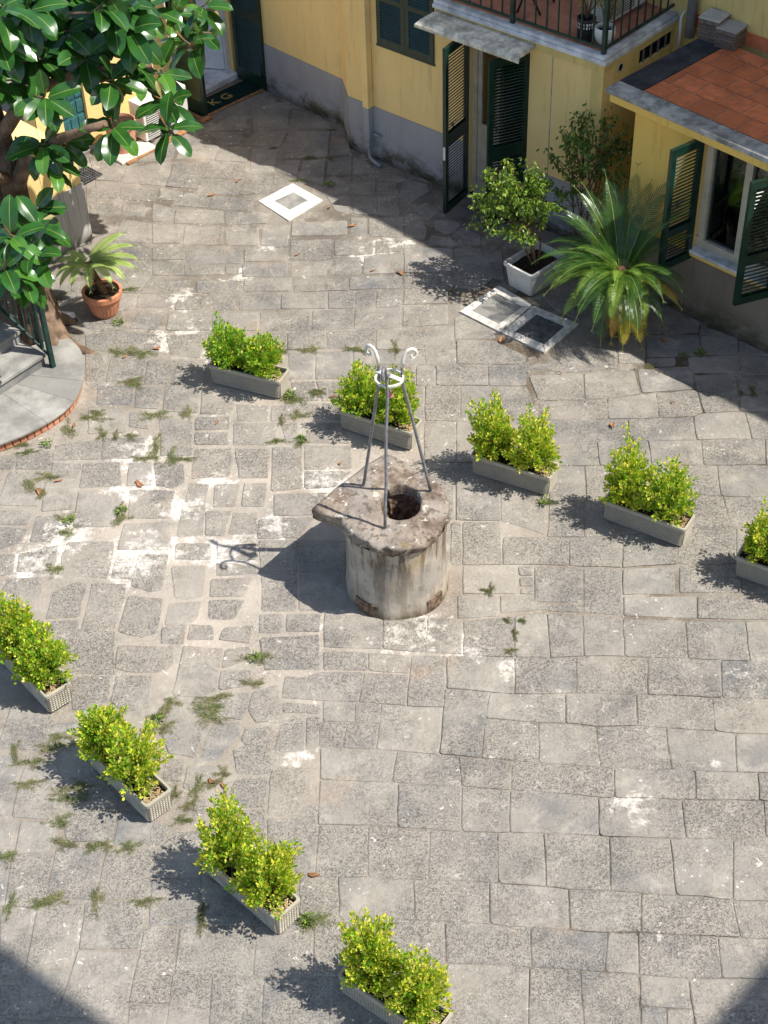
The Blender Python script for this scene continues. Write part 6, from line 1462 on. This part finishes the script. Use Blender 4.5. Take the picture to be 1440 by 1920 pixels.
# steps
stp = empty('entrance_steps', (-3.8, 13.0, .125), label='grey stone steps climbing left from the curved platform behind the green rail', cat='steps')
ST = FR((-3.36, 12.885), (-.647, -.763)); ST.n = Vector((.763, -.647)); ST.n.normalize()
for k in range(4):
    d1 = -.33 * k; d0 = d1 - .36; z0 = .125 + .148 * k
    mb = MB(); ST.box(mb, 0, 1.8, d0, d1 - .025, z0 if k == 0 else z0 + .001, z0 + .108); under(stp, mb.build('riser', M['stepshade']))
    mb = MB(); ST.box(mb, -.01, 1.8, d0, d1, z0 + .11, z0 + .148); under(stp, mb.build('tread', M['slabstone'], None, bevel=.006))
sr = empty('stair_rail', (-3.30, 12.87, .125), label='dark green iron stair rail with square post at the foot of the steps', cat='railing')
def SB(mb, name, mat='green_rail', **k): return under(sr, mb.build(name, M[mat], None, **k))
up = Vector((-.763, .647)).normalized(); o0 = Vector((-3.30, 12.87))
def bar(s0, z0, s1, z1, w=.012):
    mb = MB(); a = o0 + up * s0; b = o0 + up * s1; mb.tube([(a.x, a.y, z0), (b.x, b.y, z1)], w, 4); return mb
SB(bar(0, .125, 0, 1.30, .032), 'post'); SB(bar(-.02, 1.30, 1.5, 1.98, .024), 'handrail'); SB(bar(.03, .26, 1.5, .94, .016), 'lower_rail')
for s in (.11, .22, .33, .44, .55, .66, .77, .88, .99, 1.10): SB(bar(s, .27 + s * .45, s, 1.30 + s * .45, .020 if abs(s - .11) < .01 else .009), 'baluster')

# ------------------------------------------------------------------ inspection covers, grate, mat
def cover(name, pts, inn, label, zt, frame_mat, lid_mat, lid_z=-.004, joint=True, cat='manhole cover'):
    cx = sum(p[0] for p in pts) / len(pts); cy_ = sum(p[1] for p in pts) / len(pts)
    r = empty(name, (cx, cy_, 0), label=label, cat=cat)
    L = [Vector((p[0] - cx, p[1] - cy_)) for p in pts]; I = [Vector((p[0] - cx, p[1] - cy_)) for p in inn]
    ar = sum(L[i].x * L[(i + 1) % 4].y - L[(i + 1) % 4].x * L[i].y for i in range(4))
    if ar < 0: L = L[::-1]
    ar = sum(I[i].x * I[(i + 1) % len(I)].y - I[(i + 1) % len(I)].x * I[i].y for i in range(len(I)))
    if ar < 0: I = I[::-1]
    # align starts
    k0 = min(range(4), key=lambda k: (I[k] - L[0]).length); I = I[k0:] + I[:k0]
    for i in range(4):          # four frame stones mitred at the corners
        j = (i + 1) % 4; g = (L[j] - L[i]).normalized() * .0015; mb = MB()
        mb.prism([L[i] + g, L[j] - g, I[j] - g, I[i] + g], -.02, zt + random.uniform(0, .001)); mb.build('frame_piece', M[frame_mat], r, bevel=.002)
    c = sum(I, Vector((0, 0))) / 4; q = [c + (p - c) * (.955 if joint else 1.0) for p in I]
    mb = MB(); mb.prism([c + (p - c) * .999 for p in I], -.02, zt - .018); mb.build('rebate', M['dark'] if joint else M[frame_mat], r)
    mb = MB(); mb.prism(q, -.015, zt + lid_z); mb.build('lid', M[lid_mat], r, bevel=.002)
    return r
cover('inspection_cover', [(-.94, 16.47), (-.58, 16.07), (-.97, 15.65), (-1.33, 16.10)], [(-.93, 16.27), (-.75, 16.07), (-.96, 15.88), (-1.15, 16.09)], 'white square stone frame with grey centre, alone on the paving by the shade line', .012, 'whiteframe', 'slabstone', -.001, False, 'cover')
cover('inspection_cover', [(.88, 13.73), (1.33, 14.19), (1.655, 13.80), (1.275, 13.335)], [(1.005, 13.74), (1.29, 14.04), (1.55, 13.77), (1.275, 13.475)], 'white marble frame with pale stone lid in front of the off-white trough', .014, 'whitestone', 'slabstone', -.006)
cover('inspection_cover', [(1.29, 13.325), (1.67, 13.78), (2.11, 13.42), (1.70, 12.95)], [(1.43, 13.33), (1.69, 13.63), (1.96, 13.40), (1.71, 13.09)], 'white marble frame with dark iron lid beside the big cycad', .014, 'whitestone', 'manhole', -.005)
gr = empty('drain_grate', (-3.42, 16.72, 0), label='dark steel drain grate at the foot of the left wing', cat='grate')
G1 = FR((-3.24, 16.83), (-.69, -.724)); G1.n = Vector((.724, -.69)); mb = MB()
G1.box(mb, 0, .5, -.30, 0, .0, .012); under(gr, mb.build('pit', M['dark']))
mb = MB()
for k in range(13): G1.box(mb, .0 + k * .04, .008 + k * .04, -.30, 0, .012, .03)
for k in range(8): G1.box(mb, 0, .49, -.30 + k * .042, -.292 + k * .042, .0125, .0295)
under(gr, mb.build('bars', M['manhole']))
mt = empty('doormat', (-1.85, 18.7, 0), label='dark green doormat lettered KG with a brown border in the office doorway', cat='doormat')
ma = Vector((-2.13, 18.10)); mbb = Vector((-1.32, 18.86)); me_ = (mbb - ma).normalized(); mn = Vector((-me_.y, me_.x)); ML = (mbb - ma).length
MP = lambda u, v, z=0: (*(ma + me_ * u + mn * v), z)
def mrect(u0, u1, v0, v1, z0, z1): m_ = MB(); m_.hexa([MP(u0, v0, z0), MP(u1, v0, z0), MP(u1, v1, z0), MP(u0, v1, z0)], [MP(u0, v0, z1), MP(u1, v0, z1), MP(u1, v1, z1), MP(u0, v1, z1)]); return m_
under(mt, mrect(0, ML, 0, .40, .004, .014).build('border', M['wood'])); under(mt, mrect(.05, ML - .03, .045, .38, .0145, .022).build('pile', M['matgreen']))
cu = bpy.data.curves.new('lettering', 'FONT'); cu.body = 'K G'; cu.size = .155; cu.extrude = .002; cu.offset = .002; cu.align_x = 'CENTER'; cu.align_y = 'CENTER'
to = bpy.data.objects.new('lettering', cu); C.objects.link(to); dg = bpy.context.evaluated_depsgraph_get(); tm = bpy.data.meshes.new_from_object(to.evaluated_get(dg)); bpy.data.objects.remove(to)
tm.materials.clear(); tm.materials.append(M['matgold'])
# thin slab serifs on K and G
lo = under(mt, link('lettering', tm)); lo.location = MP(.50, .205, .0245); lo.rotation_euler = (0, 0, math.atan2(me_.y, me_.x)); lo.scale = (1.4, 1.25, 1)
mb = MB(); mb.hexa([(-2.16, 18.06, 0), (-2.10, 18.0, 0), (-1.98, 18.12, 0), (-2.04, 18.18, 0)], [(-2.16, 18.06, .03), (-2.10, 18.0, .03), (-1.98, 18.12, .03), (-2.04, 18.18, .03)]); tag(mb.build('wood_offcut', M['wood'], None, bevel=.003), 'short brown wooden offcut between the AC unit and the doormat', 'wood block')
mb = MB(); mb.hexa([(-3.0, 17.1, 0), (-2.94, 17.05, 0), (-2.2, 17.88, 0), (-2.26, 17.94, 0)], [(-3.0, 17.1, .022), (-2.94, 17.05, .022), (-2.2, 17.88, .022), (-2.26, 17.94, .022)]); tag(mb.build('wooden_plank', M['wood'], None, bevel=.003), 'brown wooden plank lying along the foot of the AC unit', 'plank')
# air conditioners
def ac_unit(loc, rz, label, s=1.0):
    r = empty('air_conditioner', loc, rz, label=label, cat='air conditioner', group=None)
    mb = MB(); mb.box(0, .72 * s, 0, .26 * s, .04, .52 * s); mb.build('casing', M['acwhite'], r, bevel=.012)
    mb = MB(); mb.box(.04 * s, .50 * s, -.004, .0, .07, .48 * s); mb.build('fan_recess', M['acgrille'], r)
    mb = MB()
    for k in range(15): mb.box(.04 * s, .50 * s, -.010, -.004, .078 + k * .027 * s, .084 + k * .027 * s)
    mb.build('grille', M['acwhite'], r)
    mb = MB()
    for k in range(16): mb.box(-.006, 0, .03 * s, .23 * s, .07 + k * .026 * s, .083 + k * .026 * s); mb.box(.72 * s, .726 * s, .03 * s, .23 * s, .07 + k * .026 * s, .083 + k * .026 * s)
    mb.build('side_louvre', M['acwhite'], r)
    for x in (.06 * s, .6 * s): mb = MB(); mb.box(x, x + .05, -.01, .27 * s, 0, .04); mb.build('foot', M['acgrille'], r)
    return r
ac_unit((-2.76, 17.53, 0), math.atan2(.724, .689), 'cream air conditioner standing on the ground under the rubber leaves')
ac_unit((2.52, 15.52, 2.265), math.atan2(.74, .673), 'white air conditioner on the railed terrace behind the pots')
# terrace pots with dry plants
def tpot(x, y, prof, mat, label, band=False):
    r = empty('plant_pot', (x, y, 2.265), label=label, cat='plant pot')
    mb = MB(); mb.lathe(prof, 28, capb=True); mb.build('pot_body', mat, r, smooth=True)
    m2 = MB(); m2.lathe([(prof[-1][0] * .97, prof[-1][1] - .02), (.001, prof[-1][1] - .015)], 20, capb=False); m2.build('soil', M['soil'], r)
    if band:
        m3 = MB(); q = random.Random(3)
        for row, zc in ((0, .19), (1, .155)):
            for k in range(22):
                t = k * 2 * PI / 22; rr_ = .0985; h = q.choice([.010, .014, .008]); wv = .045
                a, b = t + q.uniform(0, .05), t + q.uniform(.12, .2)
                P_ = lambda t_, z_: (rr_ * math.cos(t_), rr_ * math.sin(t_), z_)
                m3.add([P_(a, zc - h), P_(b, zc - h + q.uniform(-.003, .003)), P_(b, zc + h * q.uniform(.2, 1)), P_(a, zc + h)], [(0, 1, 2, 3)])
        m3.build('white_pattern', M['potwhite'], r)
    return r
tpot(2.45, 15.20, [(.045, 0), (.07, .01), (.10, .06), (.112, .12), (.106, .175), (.100, .185), (.092, .18), (.09, .15)], M['potwhite'], 'round white glazed pot in the terrace railing corner')
tpot(2.27, 15.32, [(.075, 0), (.09, .005), (.095, .20), (.100, .215), (.10, .235), (.09, .235), (.088, .20)], M['potblack'], 'black pot with white pattern beside the white glazed pot', True)
def dryplant(x, y, z, seed, h, nl, yel, label):
    q = random.Random(seed); tw = MB(); pts = []; dirs = []; sz = []; mi = []
    for b in range(22):
        a = q.uniform(0, 6.3); tip = Vector((math.cos(a) * q.uniform(.05, .2), math.sin(a) * q.uniform(.05, .2), h * q.uniform(.5, 1))); m_ = tip * .5 + Vector((0, 0, .06)); c = [Vector((0, 0, 0)).lerp(m_, t).lerp(m_.lerp(tip, t), t) for t in (0, .3, .6, 1)]
        tw.tube(c, [.005, .004, .003, .0015], 4)
        for i in range(nl):
            u = q.uniform(.5, 1.05); p = c[0].lerp(m_, u).lerp(m_.lerp(tip, u), u) + Vector((q.gauss(0, .02), q.gauss(0, .02), q.gauss(0, .02))); pts.append(p[:]); dirs.append((q.gauss(0, 1), q.gauss(0, 1), q.gauss(.2, .8))); sz.append(q.uniform(.02, .04)); mi.append(0 if q.random() < yel else 1)
    me = leaf_cloud(pts, dirs, sz, mi, [M['cyc_y'], M['weed_dry']], 'foliage', .4, .2, seed)
    r = empty('potted_plant', (x, y, z), label=label, cat='plant'); link('foliage', me, r); link('stems', tw.mesh('stems', M['twig']), r)
dryplant(2.45, 15.20, 2.43, 1, .5, 14, .3, 'dry twiggy plant growing in the white glazed pot'); dryplant(2.27, 15.32, 2.48, 2, .5, 18, .8, 'yellow-leaved plant growing in the black pot')
# folded chair-like dark frame on the terrace
mb = MB(); mb.tube([(1.62, 15.98, 2.27), (1.80, 16.02, 2.75)], .014, 6); mb.tube([(1.86, 15.90, 2.27), (1.62, 16.05, 2.75)], .014, 6); mb.tube([(1.80, 16.30, 2.27), (1.98, 16.34, 2.75)], .014, 6); mb.tube([(2.04, 16.2, 2.27), (1.80, 16.37, 2.75)], .014, 6); mb.tube([(1.80, 16.02, 2.75), (1.98, 16.34, 2.75)], .014, 6); mb.tube([(1.62, 16.05, 2.75), (1.80, 16.37, 2.75)], .014, 6)
tag(mb.build('folding_stand', M['potblack'], None, smooth=True), 'dark folding stand on the terrace behind the railing', 'stand')
# stacks of stone tiles on the annex roof
def stack(cx, cy_, cnt, rz, z0, lab_top, lab):
    q = random.Random(int(cx * 100)); m_ = MB(); m_.box(-.115, .115, -.125, .125, 0, .011); me = m_.mesh('stone_tile', [M['browntile']])
    for k in range(cnt):
        topm = k == cnt - 1
        if topm: mt_ = MB(); mt_.box(-.12, .12, -.128, .128, 0, .012); mm = mt_.mesh('stone_tile', M['paletile'])
        else: mm = me
        o = link('stone_tile', mm, None, (cx + q.uniform(-.008, .008), cy_ + q.uniform(-.008, .008), z0 + k * .0165)); o.rotation_euler = (q.uniform(-.012, .012), q.uniform(-.012, .012), rz + q.uniform(-.05, .05))
        tag(o, lab_top if topm else lab, 'tile', 'stone tiles stacked on the roof' if topm else lab.replace('one of the ', '') )
stack(3.60, 15.33, 15, math.radians(-38), 2.225, 'pale square stone tile on top of the left stack', 'one of the brown-edged stone tiles inside the left stack on the annex roof')
stack(3.745, 15.16, 12, math.radians(-38), 2.225, 'pale square stone tile on top of the right stack', 'one of the brown-edged stone tiles inside the right stack on the annex roof')

# ------------------------------------------------------------------ litter, weeds
mb = MB(); q = random.Random(8); base = [(-3.40, 13.80, .0), (-3.26, 13.80, .01), (-3.22, 13.95, .02), (-3.36, 13.97, .03)]
mb.add([(-3.42, 13.80, .012), (-3.30, 13.76, .05), (-3.20, 13.86, .03), (-3.24, 13.98, .012), (-3.38, 13.94, .06), (-3.31, 13.87, .075)], [(0, 1, 5), (1, 2, 5), (2, 3, 5), (3, 4, 5), (4, 0, 5)])
tag(mb.build('crumpled_paper', M['plasticbag'], None), 'crumpled white paper lying by the tree root left of the terracotta pot', 'litter')
LEAF_AT = ['in the gutter joint below the brick platform edge', 'near the three pale rings on the far left paving', 'beside the weedy joint left of the tree-side paving', 'on the pale stones below the farthest planter box', 'in front of the box behind the well', 'between the two farthest planter boxes', 'left of the shadow of the cycad fronds', 'on a joint below the dark iron lid', 'behind the box with the soil gap', 'on the paving below the right window shutter', 'in the joint right of the terracotta pot', 'below the roots by the platform edge', 'right of the second box from the bottom', 'at the shaded upper corner of the white stone frame', 'in the shade right of the white stone frame', 'in the shade near the foot of the downpipe', 'in the shade beneath the annex wall', 'on the sunlit joint below the office doorway', 'on the joint left of the white stone frame', 'at the edge of the ficus shadow', 'in the leaf shadow of the ficus', 'between the ficus shadow and the white stone frame', 'lower one by the weeds above the second box from the bottom', 'upper one by the weeds above the second box from the bottom', 'beside the tree root', 'on the weeds right of the platform', 'on the weeds left of the farthest box', 'right of the potted cycad']
def dead_leaf(seed):
    q = random.Random(seed); mb = MB(); L = q.uniform(.08, .14); W = L * q.uniform(.25, .4); V_ = []
    for i in range(7):
        t = i / 6; w = W * math.sin(PI * t) * .5 + .002; x = (t - .5) * L; cv = .02 * math.sin(t * 3 + seed)
        for s in (-1, 0, 1): V_.append((x, cv + s * w, .012 * abs(s) + .010 * math.sin(t * 5 + seed) + .010))
    mb.add(V_, [(i * 3 + j, i * 3 + j + 1, (i + 1) * 3 + j + 1, (i + 1) * 3 + j) for i in range(6) for j in range(2)]); return mb.mesh('fallen_leaf', M['deadleaf'])
DL = [dead_leaf(k) for k in range(4)]
for i, (x, y) in enumerate(LITTER):
    o = link('fallen_leaf', DL[i % 4], None, (x, y, .008)); q = random.Random(i); o.rotation_euler = (0, 0, q.uniform(0, 6)); s = q.uniform(.45, .85); o.scale = (s, s, s)
    tag(o, 'curled brown dead leaf ' + LEAF_AT[i], 'fallen leaf', 'dead leaves scattered on the paving')
def weed_patch(seed, R, n, dry, h=.011):
    q = random.Random(seed); pts = []; dirs = []; sz = []; mi = []; arms = []
    for a in range(9): arms.append((q.uniform(0, 6.3), q.uniform(.4, 1) * R))
    for i in range(n):
        a, L = q.choice(arms); u = q.random() ** .8; x = math.cos(a) * L * u + q.gauss(0, R * .10); y = math.sin(a) * L * u + q.gauss(0, R * .10)
        pts.append((x, y, q.uniform(.002, h))); dirs.append((math.cos(a) + q.gauss(0, .6), math.sin(a) + q.gauss(0, .6), q.uniform(.0, .45))); sz.append(q.uniform(.007, .016)); mi.append(1 if q.random() < dry else 0)
    return leaf_cloud(pts, dirs, sz, mi, [M['weed'], M['weed_dry']], 'weed', .30, .2, seed)
WM = [weed_patch(k, .14, 1100, .75) for k in range(3)] + [weed_patch(10 + k, .15, 1200, .5) for k in range(2)]
# creeping weeds that fill the joints: ground cover
vv = []; ff = []; mm = []; off = 0
for i, (x, y) in enumerate(WEEDS):
    q = random.Random(i + 70); me = WM[i % 5]; n = len(me.vertices); co = np.empty(n * 3); me.vertices.foreach_get('co', co); co = co.reshape(-1, 3)
    a = q.uniform(0, 6.3); s = q.uniform(.6, 1.25) * (.55 if x > .4 or y > 14.8 else 1.0); c, s_ = math.cos(a), math.sin(a); R2 = np.array([[c, -s_, 0], [s_, c, 0], [0, 0, 1]]); st_ = q.choice([(1.25, .6), (.6, 1.2), (1, .8)])
    vv.append(co @ R2.T * np.array([s * st_[0], s * st_[1], 1]) + np.array([x, y, .004])); lp = np.empty(len(me.loops), dtype=np.int32); me.loops.foreach_get('vertex_index', lp); ff.append(lp + off); mi_ = np.empty(len(me.polygons), dtype=np.int32); me.polygons.foreach_get('material_index', mi_); mm.append(mi_); off += n
V_ = np.concatenate(vv); Fv = np.concatenate(ff); Mi = np.concatenate(mm)
me = bpy.data.meshes.new('creeping_weeds'); me.vertices.add(len(V_)); me.vertices.foreach_set('co', V_.ravel()); me.loops.add(len(Fv)); me.loops.foreach_set('vertex_index', Fv); me.polygons.add(len(Fv) // 4); me.polygons.foreach_set('loop_start', np.arange(0, len(Fv), 4, dtype=np.int32)); me.polygons.foreach_set('loop_total', np.full(len(Fv) // 4, 4, dtype=np.int32))
me.materials.append(M['weed']); me.materials.append(M['weed_dry']); me.polygons.foreach_set('material_index', Mi); me.update(calc_edges=True)
tag(link('creeping_weeds', me), 'creeping olive weeds growing in the paving joints', 'weeds', kind='stuff')
# green seedlings that stand out
def seedling(seed):
    q = random.Random(seed); pts = []; dirs = []; sz = []
    for i in range(46):
        a = q.uniform(0, 6.3); r_ = q.uniform(0, .045); pts.append((math.cos(a) * r_, math.sin(a) * r_, q.uniform(.005, .05))); dirs.append((math.cos(a), math.sin(a), q.uniform(.1, .8))); sz.append(q.uniform(.022, .038))
    return leaf_cloud(pts, dirs, sz, [q.choice([0, 0, 1]) for _ in pts], [M['weed'], M['ficus_l']], 'seedling', .5, .2, seed)
SM = [seedling(k) for k in range(2)]
for i, (x, y, lab) in enumerate(SEEDLINGS):
    o = link('weed', SM[i % 2], None, (x, y, .002)); o.rotation_euler = (0, 0, i * 1.3); tag(o, lab, 'weed')
